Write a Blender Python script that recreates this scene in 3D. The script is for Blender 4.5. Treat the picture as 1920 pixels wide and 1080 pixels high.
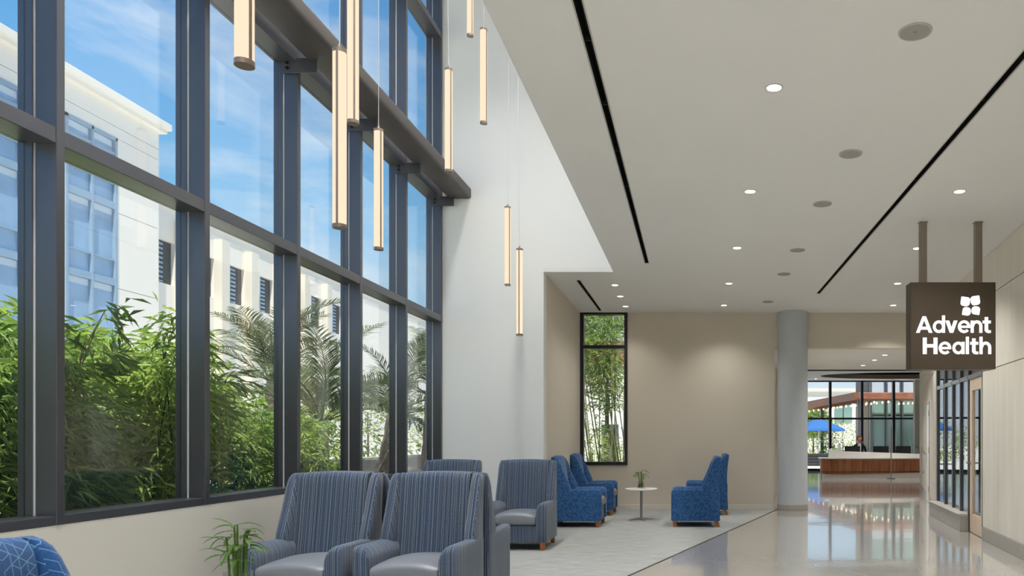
import bpy, bmesh, math, random
import numpy as np
from mathutils import Vector, Matrix
for o in list(bpy.data.objects):
    bpy.data.objects.remove(o)
SC = bpy.context.scene
COL = SC.collection
R = math.radians
random.seed(7)

# ------------------------------------------------------------------ camera, sky, sun, exposure
F = 1400.0                      # focal length in pixels of the 1920 px frame
cam_d = bpy.data.cameras.new('camera')
cam = bpy.data.objects.new('camera', cam_d)
COL.objects.link(cam)
cam.location = (0, 0, 1.35)
cam.rotation_euler = (R(90), 0, 0)
cam_d.sensor_fit = 'HORIZONTAL'
cam_d.sensor_width = 36.0
cam_d.lens = 36.0 * F / 1920.0
cam_d.shift_x = -(1300 - 960) / 1920.0
cam_d.shift_y = (822 - 540) / 1920.0
cam_d.clip_end = 500
cam_d.clip_start = 0.05
SC.camera = cam

def lin(r, g, b):
    f = lambda v: (v / 12.92 if v <= 0.04045 else ((v + 0.055) / 1.055) ** 2.4)
    return (f(r / 255.0), f(g / 255.0), f(b / 255.0), 1.0)

world = bpy.data.worlds.new('sky')
SC.world = world
world.use_nodes = True
wn = world.node_tree.nodes
wl = world.node_tree.links
wn.clear()
w_out = wn.new('ShaderNodeOutputWorld')
w_bg = wn.new('ShaderNodeBackground')
w_tc = wn.new('ShaderNodeTexCoord')
w_sep = wn.new('ShaderNodeSeparateXYZ')
w_ramp = wn.new('ShaderNodeValToRGB')
w_ramp.color_ramp.elements[0].position = 0.0
w_ramp.color_ramp.elements[0].color = lin(232, 240, 247)
w_ramp.color_ramp.elements[1].position = 0.75
w_ramp.color_ramp.elements[1].color = lin(62, 130, 205)
e = w_ramp.color_ramp.elements.new(0.22)
e.color = lin(143, 199, 240)
e = w_ramp.color_ramp.elements.new(0.42)
e.color = lin(98, 168, 230)
w_map = wn.new('ShaderNodeMapping')
w_map.inputs['Scale'].default_value = (1.0, 1.0, 2.6)
w_map.inputs['Rotation'].default_value = (0.3, 0.5, 0.9)
w_noise = wn.new('ShaderNodeTexNoise')
w_noise.inputs['Scale'].default_value = 3.1
w_noise.inputs['Detail'].default_value = 9
w_noise.inputs['Roughness'].default_value = 0.6
w_noise.inputs['Distortion'].default_value = 0.35
w_cr = wn.new('ShaderNodeValToRGB')
w_cr.color_ramp.elements[0].position = 0.50
w_cr.color_ramp.elements[0].color = (0, 0, 0, 1)
w_cr.color_ramp.elements[1].position = 0.78
w_cr.color_ramp.elements[1].color = (0.85, 0.85, 0.85, 1)
w_mix = wn.new('ShaderNodeMixRGB')
w_mix.inputs['Color2'].default_value = lin(240, 244, 248)
wl.new(w_tc.outputs['Generated'], w_sep.inputs[0])
wl.new(w_sep.outputs['Z'], w_ramp.inputs['Fac'])
wl.new(w_tc.outputs['Generated'], w_map.inputs['Vector'])
wl.new(w_map.outputs[0], w_noise.inputs['Vector'])
wl.new(w_noise.outputs['Fac'], w_cr.inputs['Fac'])
wl.new(w_cr.outputs['Color'], w_mix.inputs['Fac'])
wl.new(w_ramp.outputs['Color'], w_mix.inputs['Color1'])
wl.new(w_mix.outputs['Color'], w_bg.inputs['Color'])
w_bg.inputs['Strength'].default_value = 1.1
wl.new(w_bg.outputs[0], w_out.inputs['Surface'])

sun_d = bpy.data.lights.new('sun', 'SUN')
sun_d.energy = 8.6
sun_d.angle = R(0.6)
sun_d.color = (1.0, 0.95, 0.87)
sun = bpy.data.objects.new('sun', sun_d)
COL.objects.link(sun)
sun.rotation_euler = Vector((-0.12, 0.34, -0.93)).to_track_quat('-Z', 'Y').to_euler()
sun.location = (20, -10, 40)

vs = SC.view_settings
vs.view_transform = 'Standard'
vs.look = 'None'
vs.exposure = 0.0
vs.gamma = 1.0
vs.use_curve_mapping = False
DOWNLIGHT_W = 90.0
PENDANT_E = 1.15
TALL_W = 800.0

# ------------------------------------------------------------------ materials
MATS = {}

def nt(name):
    m = bpy.data.materials.new(name)
    m.use_nodes = True
    t = m.node_tree
    t.nodes.clear()
    out = t.nodes.new('ShaderNodeOutputMaterial')
    MATS[name] = m
    return m, t, out

def setc(sock, col):
    sock.default_value = col

def pbr(name, col, rough=0.5, metal=0.0, var=0.06, scale=8.0, bump=0.0, bscale=60.0, spec=0.5, stretch=(1, 1, 1)):
    m, t, out = nt(name)
    b = t.nodes.new('ShaderNodeBsdfPrincipled')
    b.inputs['Roughness'].default_value = rough
    b.inputs['Metallic'].default_value = metal
    b.inputs['Specular IOR Level'].default_value = spec
    tc = t.nodes.new('ShaderNodeTexCoord')
    mp = t.nodes.new('ShaderNodeMapping')
    mp.inputs['Scale'].default_value = stretch
    t.links.new(tc.outputs['Object'], mp.inputs['Vector'])
    n = t.nodes.new('ShaderNodeTexNoise')
    n.inputs['Scale'].default_value = scale
    n.inputs['Detail'].default_value = 4
    t.links.new(mp.outputs[0], n.inputs['Vector'])
    mx = t.nodes.new('ShaderNodeMixRGB')
    mx.inputs['Color1'].default_value = tuple(c * (1 - var) for c in col[:3]) + (1,)
    mx.inputs['Color2'].default_value = tuple(min(1, c * (1 + var)) for c in col[:3]) + (1,)
    t.links.new(n.outputs['Fac'], mx.inputs['Fac'])
    t.links.new(mx.outputs[0], b.inputs['Base Color'])
    if bump > 0:
        n2 = t.nodes.new('ShaderNodeTexNoise')
        n2.inputs['Scale'].default_value = bscale
        n2.inputs['Detail'].default_value = 3
        t.links.new(mp.outputs[0], n2.inputs['Vector'])
        bp = t.nodes.new('ShaderNodeBump')
        bp.inputs['Strength'].default_value = bump
        bp.inputs['Distance'].default_value = 0.01
        t.links.new(n2.outputs['Fac'], bp.inputs['Height'])
        t.links.new(bp.outputs[0], b.inputs['Normal'])
    t.links.new(b.outputs[0], out.inputs['Surface'])
    return m

def emis(name, col, strength, var=0.03):
    m, t, out = nt(name)
    em = t.nodes.new('ShaderNodeEmission')
    em.inputs['Strength'].default_value = strength
    tc = t.nodes.new('ShaderNodeTexCoord')
    n = t.nodes.new('ShaderNodeTexNoise')
    n.inputs['Scale'].default_value = 5
    t.links.new(tc.outputs['Object'], n.inputs['Vector'])
    mx = t.nodes.new('ShaderNodeMixRGB')
    mx.inputs['Color1'].default_value = tuple(c * (1 - var) for c in col[:3]) + (1,)
    mx.inputs['Color2'].default_value = col
    t.links.new(n.outputs['Fac'], mx.inputs['Fac'])
    t.links.new(mx.outputs[0], em.inputs['Color'])
    t.links.new(em.outputs[0], out.inputs['Surface'])
    return m

def glass_mat(name, tint=(0.97, 0.985, 0.98, 1), ior=1.5, rough=0.0, gain=1.0):
    m, t, out = nt(name)
    tr = t.nodes.new('ShaderNodeBsdfTransparent')
    tr.inputs['Color'].default_value = tint
    gl = t.nodes.new('ShaderNodeBsdfGlossy')
    gl.inputs['Roughness'].default_value = rough
    gl.inputs['Color'].default_value = (1, 1, 1, 1)
    lw = t.nodes.new('ShaderNodeLayerWeight')
    lw.inputs['Blend'].default_value = 0.5
    f0 = ((ior - 1) / (ior + 1)) ** 2
    pw = t.nodes.new('ShaderNodeMath')
    pw.operation = 'POWER'
    pw.inputs[1].default_value = 5.0
    t.links.new(lw.outputs['Facing'], pw.inputs[0])
    mu = t.nodes.new('ShaderNodeMath')
    mu.operation = 'MULTIPLY_ADD'
    mu.use_clamp = True
    mu.inputs[1].default_value = (1 - f0) * gain
    mu.inputs[2].default_value = f0 * gain
    t.links.new(pw.outputs[0], mu.inputs[0])
    mx = t.nodes.new('ShaderNodeMixShader')
    t.links.new(mu.outputs[0], mx.inputs['Fac'])
    t.links.new(tr.outputs[0], mx.inputs[1])
    t.links.new(gl.outputs[0], mx.inputs[2])
    t.links.new(mx.outputs[0], out.inputs['Surface'])
    return m

def math_node(t, op, a, b=None, c=None):
    n = t.nodes.new('ShaderNodeMath')
    n.operation = op
    for i, v in enumerate((a, b, c)):
        if v is None:
            continue
        if isinstance(v, (int, float)):
            n.inputs[i].default_value = v
        else:
            t.links.new(v, n.inputs[i])
    return n.outputs[0]

def fabric_uv(t):
    """u runs across each upholstered face (x on fronts, y on sides), v is height"""
    tc = t.nodes.new('ShaderNodeTexCoord')
    s = t.nodes.new('ShaderNodeSeparateXYZ')
    t.links.new(tc.outputs['Object'], s.inputs[0])
    ns = t.nodes.new('ShaderNodeSeparateXYZ')
    t.links.new(tc.outputs['Normal'], ns.inputs[0])
    side = math_node(t, 'GREATER_THAN', math_node(t, 'ABSOLUTE', ns.outputs['X']), math_node(t, 'MULTIPLY', math_node(t, 'ABSOLUTE', ns.outputs['Y']), 1.15))
    side = math_node(t, 'MULTIPLY', side, math_node(t, 'GREATER_THAN', math_node(t, 'ABSOLUTE', ns.outputs['X']), 0.35))
    u = math_node(t, 'ADD', math_node(t, 'MULTIPLY', s.outputs['Y'], side), math_node(t, 'MULTIPLY', s.outputs['X'], math_node(t, 'SUBTRACT', 1.0, side)))
    return tc, u, s.outputs['Z']

def weave_bump(t, tc, b, strength=0.25, scale=420):
    n = t.nodes.new('ShaderNodeTexNoise')
    n.inputs['Scale'].default_value = scale
    t.links.new(tc.outputs['Object'], n.inputs['Vector'])
    bp = t.nodes.new('ShaderNodeBump')
    bp.inputs['Strength'].default_value = strength
    bp.inputs['Distance'].default_value = 0.002
    t.links.new(n.outputs['Fac'], bp.inputs['Height'])
    t.links.new(bp.outputs[0], b.inputs['Normal'])

def stripe_fabric(name):
    m, t, out = nt(name)
    b = t.nodes.new('ShaderNodeBsdfPrincipled')
    b.inputs['Roughness'].default_value = 0.9
    b.inputs['Specular IOR Level'].default_value = 0.15
    b.inputs['Sheen Weight'].default_value = 0.25
    tc, u, v = fabric_uv(t)
    n = t.nodes.new('ShaderNodeTexNoise')
    n.noise_dimensions = '1D'
    n.inputs['Scale'].default_value = 1.0
    n.inputs['Detail'].default_value = 1.5
    t.links.new(math_node(t, 'MULTIPLY', u, 165.0), n.inputs['W'])
    r = t.nodes.new('ShaderNodeValToRGB')
    cr = r.color_ramp
    cr.interpolation = 'LINEAR'
    cr.elements[0].position = 0.34
    cr.elements[0].color = lin(36, 44, 58)
    cr.elements[1].position = 0.66
    cr.elements[1].color = lin(142, 150, 160)
    for p, c in ((0.42, (52, 64, 84)), (0.50, (72, 88, 112)), (0.58, (96, 110, 130))):
        el = cr.elements.new(p)
        el.color = lin(*c)
    t.links.new(n.outputs['Fac'], r.inputs['Fac'])
    # broken threads along the height
    n2 = t.nodes.new('ShaderNodeTexNoise')
    n2.noise_dimensions = '2D'
    n2.inputs['Scale'].default_value = 1.0
    cb = t.nodes.new('ShaderNodeCombineXYZ')
    t.links.new(math_node(t, 'MULTIPLY', u, 260.0), cb.inputs[0])
    t.links.new(math_node(t, 'MULTIPLY', v, 90.0), cb.inputs[1])
    t.links.new(cb.outputs[0], n2.inputs['Vector'])
    mx = t.nodes.new('ShaderNodeMixRGB')
    mx.blend_type = 'OVERLAY'
    mx.inputs['Fac'].default_value = 0.5
    t.links.new(r.outputs[0], mx.inputs['Color1'])
    t.links.new(n2.outputs['Fac'], mx.inputs['Color2'])
    t.links.new(mx.outputs[0], b.inputs['Base Color'])
    weave_bump(t, tc, b)
    t.links.new(b.outputs[0], out.inputs['Surface'])
    return m

def hex_fabric(name, cell=0.031, base=(36, 78, 130), line=(98, 142, 182), keep=0.55):
    m, t, out = nt(name)
    b = t.nodes.new('ShaderNodeBsdfPrincipled')
    b.inputs['Roughness'].default_value = 0.88
    b.inputs['Specular IOR Level'].default_value = 0.2
    b.inputs['Sheen Weight'].default_value = 0.2
    tc, u, v = fabric_uv(t)
    us = math_node(t, 'MULTIPLY', u, 1.0 / (cell * 0.866))
    vsn = math_node(t, 'MULTIPLY', v, 1.0 / (cell * 0.866))
    coords = []
    for ang in (0, 60, 120):
        a = math_node(t, 'MULTIPLY', us, math.cos(R(ang)))
        c = math_node(t, 'MULTIPLY', vsn, math.sin(R(ang)))
        coords.append(math_node(t, 'ADD', a, c))
    total = None
    for k in range(3):
        q = coords[k]
        o2 = coords[(k + 1) % 3]
        rd = math_node(t, 'ROUND', q)
        dist = math_node(t, 'ABSOLUTE', math_node(t, 'SUBTRACT', q, rd))
        ln = math_node(t, 'LESS_THAN', dist, 0.045)
        wnz = t.nodes.new('ShaderNodeTexWhiteNoise')
        wnz.noise_dimensions = '3D'
        cb = t.nodes.new('ShaderNodeCombineXYZ')
        t.links.new(rd, cb.inputs[0])
        t.links.new(math_node(t, 'FLOOR', o2), cb.inputs[1])
        cb.inputs[2].default_value = k * 3.7
        t.links.new(cb.outputs[0], wnz.inputs['Vector'])
        on = math_node(t, 'LESS_THAN', wnz.outputs['Value'], keep)
        seg = math_node(t, 'MULTIPLY', ln, on)
        total = seg if total is None else math_node(t, 'MAXIMUM', total, seg)
    n = t.nodes.new('ShaderNodeTexNoise')
    n.inputs['Scale'].default_value = 160
    t.links.new(tc.outputs['Object'], n.inputs['Vector'])
    base_m = t.nodes.new('ShaderNodeMixRGB')
    base_m.inputs['Color1'].default_value = lin(*[c * 0.82 for c in base])
    base_m.inputs['Color2'].default_value = lin(*[min(255, c * 1.16) for c in base])
    t.links.new(n.outputs['Fac'], base_m.inputs['Fac'])
    mx = t.nodes.new('ShaderNodeMixRGB')
    t.links.new(total, mx.inputs['Fac'])
    t.links.new(base_m.outputs[0], mx.inputs['Color1'])
    mx.inputs['Color2'].default_value = lin(*line)
    t.links.new(mx.outputs[0], b.inputs['Base Color'])
    weave_bump(t, tc, b)
    t.links.new(b.outputs[0], out.inputs['Surface'])
    return m

def terrazzo(name):
    m, t, out = nt(name)
    b = t.nodes.new('ShaderNodeBsdfPrincipled')
    b.inputs['Roughness'].default_value = 0.10
    b.inputs['Specular IOR Level'].default_value = 0.6
    b.inputs['Coat Weight'].default_value = 0.6
    b.inputs['Coat Roughness'].default_value = 0.03
    tc = t.nodes.new('ShaderNodeTexCoord')
    v = t.nodes.new('ShaderNodeTexVoronoi')
    v.inputs['Scale'].default_value = 160
    t.links.new(tc.outputs['Object'], v.inputs['Vector'])
    n = t.nodes.new('ShaderNodeTexNoise')
    n.inputs['Scale'].default_value = 0.8
    n.inputs['Detail'].default_value = 5
    t.links.new(tc.outputs['Object'], n.inputs['Vector'])
    r = t.nodes.new('ShaderNodeValToRGB')
    r.color_ramp.elements[0].color = lin(170, 165, 158)
    r.color_ramp.elements[1].color = lin(194, 189, 182)
    t.links.new(n.outputs['Fac'], r.inputs['Fac'])
    bw = t.nodes.new('ShaderNodeRGBToBW')
    t.links.new(v.outputs['Color'], bw.inputs[0])
    mx = t.nodes.new('ShaderNodeMixRGB')
    mx.blend_type = 'OVERLAY'
    mx.inputs['Fac'].default_value = 0.13
    t.links.new(r.outputs[0], mx.inputs['Color1'])
    t.links.new(bw.outputs[0], mx.inputs['Color2'])
    t.links.new(mx.outputs[0], b.inputs['Base Color'])
    n2 = t.nodes.new('ShaderNodeTexNoise')
    n2.inputs['Scale'].default_value = 2.6
    n2.inputs['Detail'].default_value = 1
    t.links.new(tc.outputs['Object'], n2.inputs['Vector'])
    bp = t.nodes.new('ShaderNodeBump')
    bp.inputs['Strength'].default_value = 0.06
    bp.inputs['Distance'].default_value = 0.012
    t.links.new(n2.outputs['Fac'], bp.inputs['Height'])
    t.links.new(bp.outputs[0], b.inputs['Normal'])
    t.links.new(bp.outputs[0], b.inputs['Coat Normal'])
    t.links.new(b.outputs[0], out.inputs['Surface'])
    return m

def carpet_mat(name):
    m, t, out = nt(name)
    b = t.nodes.new('ShaderNodeBsdfPrincipled')
    b.inputs['Roughness'].default_value = 0.98
    b.inputs['Specular IOR Level'].default_value = 0.05
    tc = t.nodes.new('ShaderNodeTexCoord')
    mp = t.nodes.new('ShaderNodeMapping')
    mp.inputs['Scale'].default_value = (1.2, 22, 1)
    t.links.new(tc.outputs['Object'], mp.inputs['Vector'])
    n = t.nodes.new('ShaderNodeTexNoise')
    n.inputs['Scale'].default_value = 3
    n.inputs['Detail'].default_value = 5
    n.inputs['Roughness'].default_value = 0.7
    t.links.new(mp.outputs[0], n.inputs['Vector'])
    r = t.nodes.new('ShaderNodeValToRGB')
    r.color_ramp.elements[0].position = 0.30
    r.color_ramp.elements[0].color = lin(126, 127, 124)
    r.color_ramp.elements[1].position = 0.68
    r.color_ramp.elements[1].color = lin(186, 187, 183)
    t.links.new(n.outputs['Fac'], r.inputs['Fac'])
    n3 = t.nodes.new('ShaderNodeTexNoise')
    n3.inputs['Scale'].default_value = 300
    t.links.new(tc.outputs['Object'], n3.inputs['Vector'])
    mx = t.nodes.new('ShaderNodeMixRGB')
    mx.blend_type = 'OVERLAY'
    mx.inputs['Fac'].default_value = 0.35
    t.links.new(r.outputs[0], mx.inputs['Color1'])
    t.links.new(n3.outputs['Fac'], mx.inputs['Color2'])
    t.links.new(mx.outputs[0], b.inputs['Base Color'])
    bp = t.nodes.new('ShaderNodeBump')
    bp.inputs['Strength'].default_value = 0.4
    bp.inputs['Distance'].default_value = 0.004
    t.links.new(n3.outputs['Fac'], bp.inputs['Height'])
    t.links.new(bp.outputs[0], b.inputs['Normal'])
    t.links.new(b.outputs[0], out.inputs['Surface'])
    return m

def leaf_mat(name, c1, c2, transl=0.35, rough=0.45):
    m, t, out = nt(name)
    b = t.nodes.new('ShaderNodeBsdfPrincipled')
    b.inputs['Roughness'].default_value = rough
    b.inputs['Specular IOR Level'].default_value = 0.4
    tl = t.nodes.new('ShaderNodeBsdfTranslucent')
    geo = t.nodes.new('ShaderNodeNewGeometry')
    mx = t.nodes.new('ShaderNodeMixRGB')
    mx.inputs['Color1'].default_value = lin(*c1)
    mx.inputs['Color2'].default_value = lin(*c2)
    t.links.new(geo.outputs['Random Per Island'], mx.inputs['Fac'])
    t.links.new(mx.outputs[0], b.inputs['Base Color'])
    t.links.new(mx.outputs[0], tl.inputs['Color'])
    ms = t.nodes.new('ShaderNodeMixShader')
    ms.inputs['Fac'].default_value = transl
    t.links.new(b.outputs[0], ms.inputs[1])
    t.links.new(tl.outputs[0], ms.inputs[2])
    t.links.new(ms.outputs[0], out.inputs['Surface'])
    return m

def wood_mat(name, c1, c2, rough=0.4, scale=(3, 3, 40), noise=3.0):
    m, t, out = nt(name)
    b = t.nodes.new('ShaderNodeBsdfPrincipled')
    b.inputs['Roughness'].default_value = rough
    tc = t.nodes.new('ShaderNodeTexCoord')
    mp = t.nodes.new('ShaderNodeMapping')
    mp.inputs['Scale'].default_value = scale
    t.links.new(tc.outputs['Object'], mp.inputs['Vector'])
    n = t.nodes.new('ShaderNodeTexNoise')
    n.inputs['Scale'].default_value = noise
    n.inputs['Detail'].default_value = 6
    n.inputs['Distortion'].default_value = 0.6
    t.links.new(mp.outputs[0], n.inputs['Vector'])
    r = t.nodes.new('ShaderNodeValToRGB')
    r.color_ramp.elements[0].position = 0.3
    r.color_ramp.elements[0].color = lin(*c1)
    r.color_ramp.elements[1].position = 0.7
    r.color_ramp.elements[1].color = lin(*c2)
    t.links.new(n.outputs['Fac'], r.inputs['Fac'])
    t.links.new(r.outputs[0], b.inputs['Base Color'])
    t.links.new(b.outputs[0], out.inputs['Surface'])
    return m

M_WALL = pbr('wall_paint', lin(240, 240, 237), 0.75, var=0.012, scale=1.5, bump=0.03, bscale=140)
M_WALLB = pbr('wall_paint_warm', lin(218, 208, 191), 0.75, var=0.012, scale=1.5, bump=0.03, bscale=140)
M_SILLW = pbr('sill_wall_paint', lin(218, 215, 206), 0.75, var=0.012, scale=1.5, bump=0.03, bscale=140)
M_CEIL = pbr('ceiling_paint', lin(236, 235, 231), 0.85, var=0.012, scale=1.0)
M_BASEB = pbr('baseboard_paint', lin(224, 216, 204), 0.45, var=0.01)
M_FLOOR = terrazzo('terrazzo')
M_CARPET = carpet_mat('carpet_pile')
M_FRAME = pbr('dark_anodised_aluminium', lin(100, 101, 107), 0.30, metal=0.7, var=0.05, scale=6)
M_FRAMEDK = pbr('black_frame', lin(42, 40, 40), 0.4, metal=0.3, var=0.05)
M_SKYGAP = pbr('bright_sky_gap', lin(225, 228, 230), 0.25, metal=0.2, var=0.02)  # near-white colour stands in for the sky-bright gap beside the mullions
M_BEAM = pbr('painted_steel', lin(84, 78, 76), 0.5, metal=0.25, var=0.08, scale=3, bump=0.05, bscale=30)
M_BOLT = pbr('bolt_steel', lin(40, 42, 48), 0.4, metal=0.7)
M_GLASS = glass_mat('window_glass', (0.975, 0.99, 0.985, 1), 1.5)
M_GLASS2 = glass_mat('storefront_glass', (0.93, 0.96, 0.96, 1), 1.55)
M_BLACK = pbr('matte_black', lin(14, 14, 15), 0.7, var=0.1)
M_DARK = pbr('dark_grey', lin(52, 52, 54), 0.5, var=0.1)
M_SPEAKER = pbr('speaker_grille', lin(160, 157, 150), 0.8, var=0.08, scale=300)
M_TRIM = pbr('white_metal_trim', lin(190, 186, 178), 0.5, var=0.02)
M_LENS = emis('downlight_lens', lin(255, 244, 226), 6.0)
M_PEND = emis('pendant_diffuser', lin(255, 226, 196), PENDANT_E)
M_PMET = pbr('pendant_metal', lin(150, 135, 122), 0.4, metal=0.6, var=0.04)
M_CORD = pbr('pendant_cord', lin(205, 205, 205), 0.5, var=0.02)
M_STRIPE = stripe_fabric('striped_upholstery')
M_HEX = hex_fabric('blue_lattice_upholstery')
M_VINYL = pbr('grey_vinyl', lin(126, 130, 138), 0.36, var=0.03, scale=4, bump=0.03, bscale=250)
M_TAUPE = pbr('taupe_vinyl', lin(140, 128, 116), 0.42, var=0.03, scale=4)
M_LEG = wood_mat('honey_wood', (150, 84, 38), (190, 116, 60), 0.4)
M_COL = pbr('grey_column_paint', lin(196, 202, 205), 0.42, var=0.015, scale=2)
M_PANEL = wood_mat('pale_wall_panel', (228, 221, 207), (237, 231, 219), 0.5, (3, 3, 0.35), 2.0)
M_STONE = pbr('grey_base_stone', lin(168, 162, 153), 0.45, var=0.14, scale=14, bump=0.04, bscale=40)
M_STONEW = pbr('rough_pale_stone', lin(208, 201, 189), 0.7, var=0.22, scale=9, bump=0.25, bscale=22)
M_SIGN = pbr('bronze_sign_metal', lin(76, 65, 52), 0.42, metal=0.35, var=0.04, scale=2)
M_SIGNP = pbr('bronze_post_metal', lin(138, 126, 114), 0.33, metal=0.6, var=0.04)
M_LETTER = emis('backlit_letter', lin(255, 252, 250), 1.35)
M_DOORW = wood_mat('maple_door', (216, 190, 164), (230, 208, 184), 0.45, (4, 4, 0.5), 2.5)
M_CHROME = pbr('brushed_steel', lin(176, 172, 168), 0.28, metal=0.9, var=0.04)
M_DESKW = wood_mat('walnut_veneer', (112, 66, 40), (166, 104, 66), 0.4, (9, 9, 0.5), 1.6)
M_WHITE = pbr('white_solid_surface', lin(232, 229, 224), 0.35, var=0.015)
M_TABLE = pbr('white_laminate', lin(226, 222, 216), 0.35, var=0.02)
M_STALK = leaf_mat('lucky_bamboo_stalk', (66, 98, 36), (108, 134, 60), 0.1)
M_LEAFL = leaf_mat('lucky_bamboo_leaf', (46, 88, 30), (110, 146, 62), 0.3)
M_LEAF = leaf_mat('bamboo_leaf', (96, 130, 50), (182, 204, 104), 0.5)
M_LEAFD = leaf_mat('dark_bamboo_leaf', (82, 116, 52), (164, 190, 98), 0.45)
M_PALM = leaf_mat('palm_leaflet', (58, 74, 44), (112, 122, 78), 0.3)
M_SHRUB = leaf_mat('shrub_leaf', (70, 110, 50), (176, 190, 96), 0.45)
M_REDL = leaf_mat('red_leaf', (110, 46, 48), (150, 84, 78), 0.4)
M_STEM = pbr('dark_bamboo_stem', lin(58, 48, 34), 0.7, var=0.25, scale=20)
M_CULM = pbr('green_bamboo_culm', lin(112, 116, 70), 0.5, var=0.3, scale=12, stretch=(1, 1, 0.3))
M_TRUNK = pbr('palm_trunk_bark', lin(118, 108, 94), 0.9, var=0.35, scale=18, bump=0.6, bscale=24)
M_SOIL = pbr('planting_soil', lin(84, 70, 54), 0.95, var=0.35, scale=10, bump=0.4, bscale=30)
M_PAVE = pbr('pale_concrete_paving', lin(206, 202, 194), 0.85, var=0.08, scale=2)
M_STUCCO = pbr('white_stucco', lin(226, 222, 212), 0.85, var=0.02, scale=3)
M_STUCCO2 = pbr('cream_stucco', lin(214, 207, 192), 0.85, var=0.03, scale=3)
M_BLUEFR = pbr('blue_grey_window_frame', lin(140, 164, 184), 0.5, metal=0.1, var=0.04)
M_BGLASS = pbr('building_glass', lin(142, 170, 198), 0.06, var=0.3, scale=0.6, spec=0.8)
M_PALECEIL = pbr('pale_ceiling_glimpse', lin(186, 202, 214), 0.7, var=0.03)  # pale strip stands in for room ceilings seen through the pane tops
M_LOUVRE = pbr('dark_louvre', lin(66, 70, 74), 0.6, var=0.1)
M_UMB = pbr('blue_canvas', lin(34, 92, 152), 0.8, var=0.05)
M_CANOPYW = wood_mat('canopy_wood', (104, 58, 38), (150, 92, 62), 0.5, (1, 12, 3), 2)
M_BULB = emis('bulb', lin(255, 232, 190), 3.0)
M_GREENGL = pbr('green_tinted_facade_glass', lin(120, 150, 140), 0.08, var=0.3, scale=0.5, spec=0.8)
M_VASE = glass_mat('vase_glass', (0.93, 0.95, 0.93, 1), 1.45)
M_ROOT = pbr('roots_and_pebbles', lin(84, 60, 44), 0.8, var=0.5, scale=50, bump=0.6, bscale=60)
M_SKIN = pbr('skin', lin(214, 168, 142), 0.6, var=0.03)
M_HAIR = pbr('brown_hair', lin(150, 86, 50), 0.5, var=0.2, scale=60)
M_CLOTH = pbr('black_jacket', lin(26, 26, 30), 0.85, var=0.15, scale=30)
M_SHIRT = pbr('white_blouse', lin(232, 230, 228), 0.8, var=0.03)
M_SCREEN = pbr('dark_screen', lin(30, 32, 36), 0.15, var=0.1)
M_PAPER = pbr('white_card', lin(216, 224, 230), 0.7, var=0.03)
M_POT = pbr('dark_blue_pot', lin(40, 56, 72), 0.3, var=0.1)
M_PETAL = leaf_mat('orchid_petal', (220, 190, 196), (240, 226, 226), 0.4)
M_PETALP = leaf_mat('pink_orchid_petal', (196, 130, 160), (226, 176, 196), 0.4)
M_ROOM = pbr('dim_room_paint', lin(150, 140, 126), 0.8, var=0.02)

# ------------------------------------------------------------------ mesh helpers
def box_vf(x0, x1, y0, y1, z0, z1):
    v = [(x0, y0, z0), (x1, y0, z0), (x1, y1, z0), (x0, y1, z0), (x0, y0, z1), (x1, y0, z1), (x1, y1, z1), (x0, y1, z1)]
    f = [(0, 3, 2, 1), (4, 5, 6, 7), (0, 1, 5, 4), (1, 2, 6, 5), (2, 3, 7, 6), (3, 0, 4, 7)]
    return v, f

class MB:
    def __init__(self):
        self.v, self.f = [], []
    def add(self, v, f):
        n = len(self.v)
        self.v += [tuple(p) for p in v]
        self.f += [tuple(i + n for i in q) for q in f]
        return self
    def box(self, x0, x1, y0, y1, z0, z1):
        return self.add(*box_vf(min(x0, x1), max(x0, x1), min(y0, y1), max(y0, y1), min(z0, z1), max(z0, z1)))
    def loft(self, rings, cap=True, closed=True):
        v, f = [], []
        n = len(rings[0])
        for r in rings:
            v += r
        for k in range(len(rings) - 1):
            for i in range(n if closed else n - 1):
                j = (i + 1) % n
                f.append((k * n + i, k * n + j, (k + 1) * n + j, (k + 1) * n + i))
        if cap:
            f.append(tuple(range(n))[::-1])
            b = (len(rings) - 1) * n
            f.append(tuple(range(b, b + n)))
        return self.add(v, f)
    def tube(self, pts, rad, n=8, cap=True):
        pts = [Vector(p) for p in pts]
        if isinstance(rad, (int, float)):
            rad = [rad] * len(pts)
        rings = []
        up = None
        for i, p in enumerate(pts):
            d = (pts[min(i + 1, len(pts) - 1)] - pts[max(i - 1, 0)]).normalized()
            if up is None:
                up = Vector((1, 0, 0)) if abs(d.x) < 0.8 else Vector((0, 1, 0))
            a = d.cross(up).normalized()
            b = a.cross(d).normalized()
            up = b
            rings.append([tuple(p + (a * math.cos(2 * math.pi * k / n) + b * math.sin(2 * math.pi * k / n)) * rad[i]) for k in range(n)])
        return self.loft(rings, cap)
    def cyl(self, cx, cy, z0, z1, r, n=24, r2=None):
        r2 = r if r2 is None else r2
        ring = lambda z, rr: [(cx + rr * math.cos(2 * math.pi * k / n), cy + rr * math.sin(2 * math.pi * k / n), z) for k in range(n)]
        return self.loft([ring(z0, r), ring(z1, r2)])
    def lathe(self, cx, cy, prof, n=24):
        rings = [[(cx + r * math.cos(2 * math.pi * k / n), cy + r * math.sin(2 * math.pi * k / n), z) for k in range(n)] for r, z in prof]
        return self.loft(rings)
    def build(self, name, mat, parent=None, smooth=None, bevel=None, segs=2):
        me = bpy.data.meshes.new(name)
        me.from_pydata(self.v, [], self.f)
        bm = bmesh.new()
        bm.from_mesh(me)
        bmesh.ops.recalc_face_normals(bm, faces=bm.faces)
        bm.to_mesh(me)
        bm.free()
        return finish(name, me, mat, parent, smooth, bevel, segs)

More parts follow.
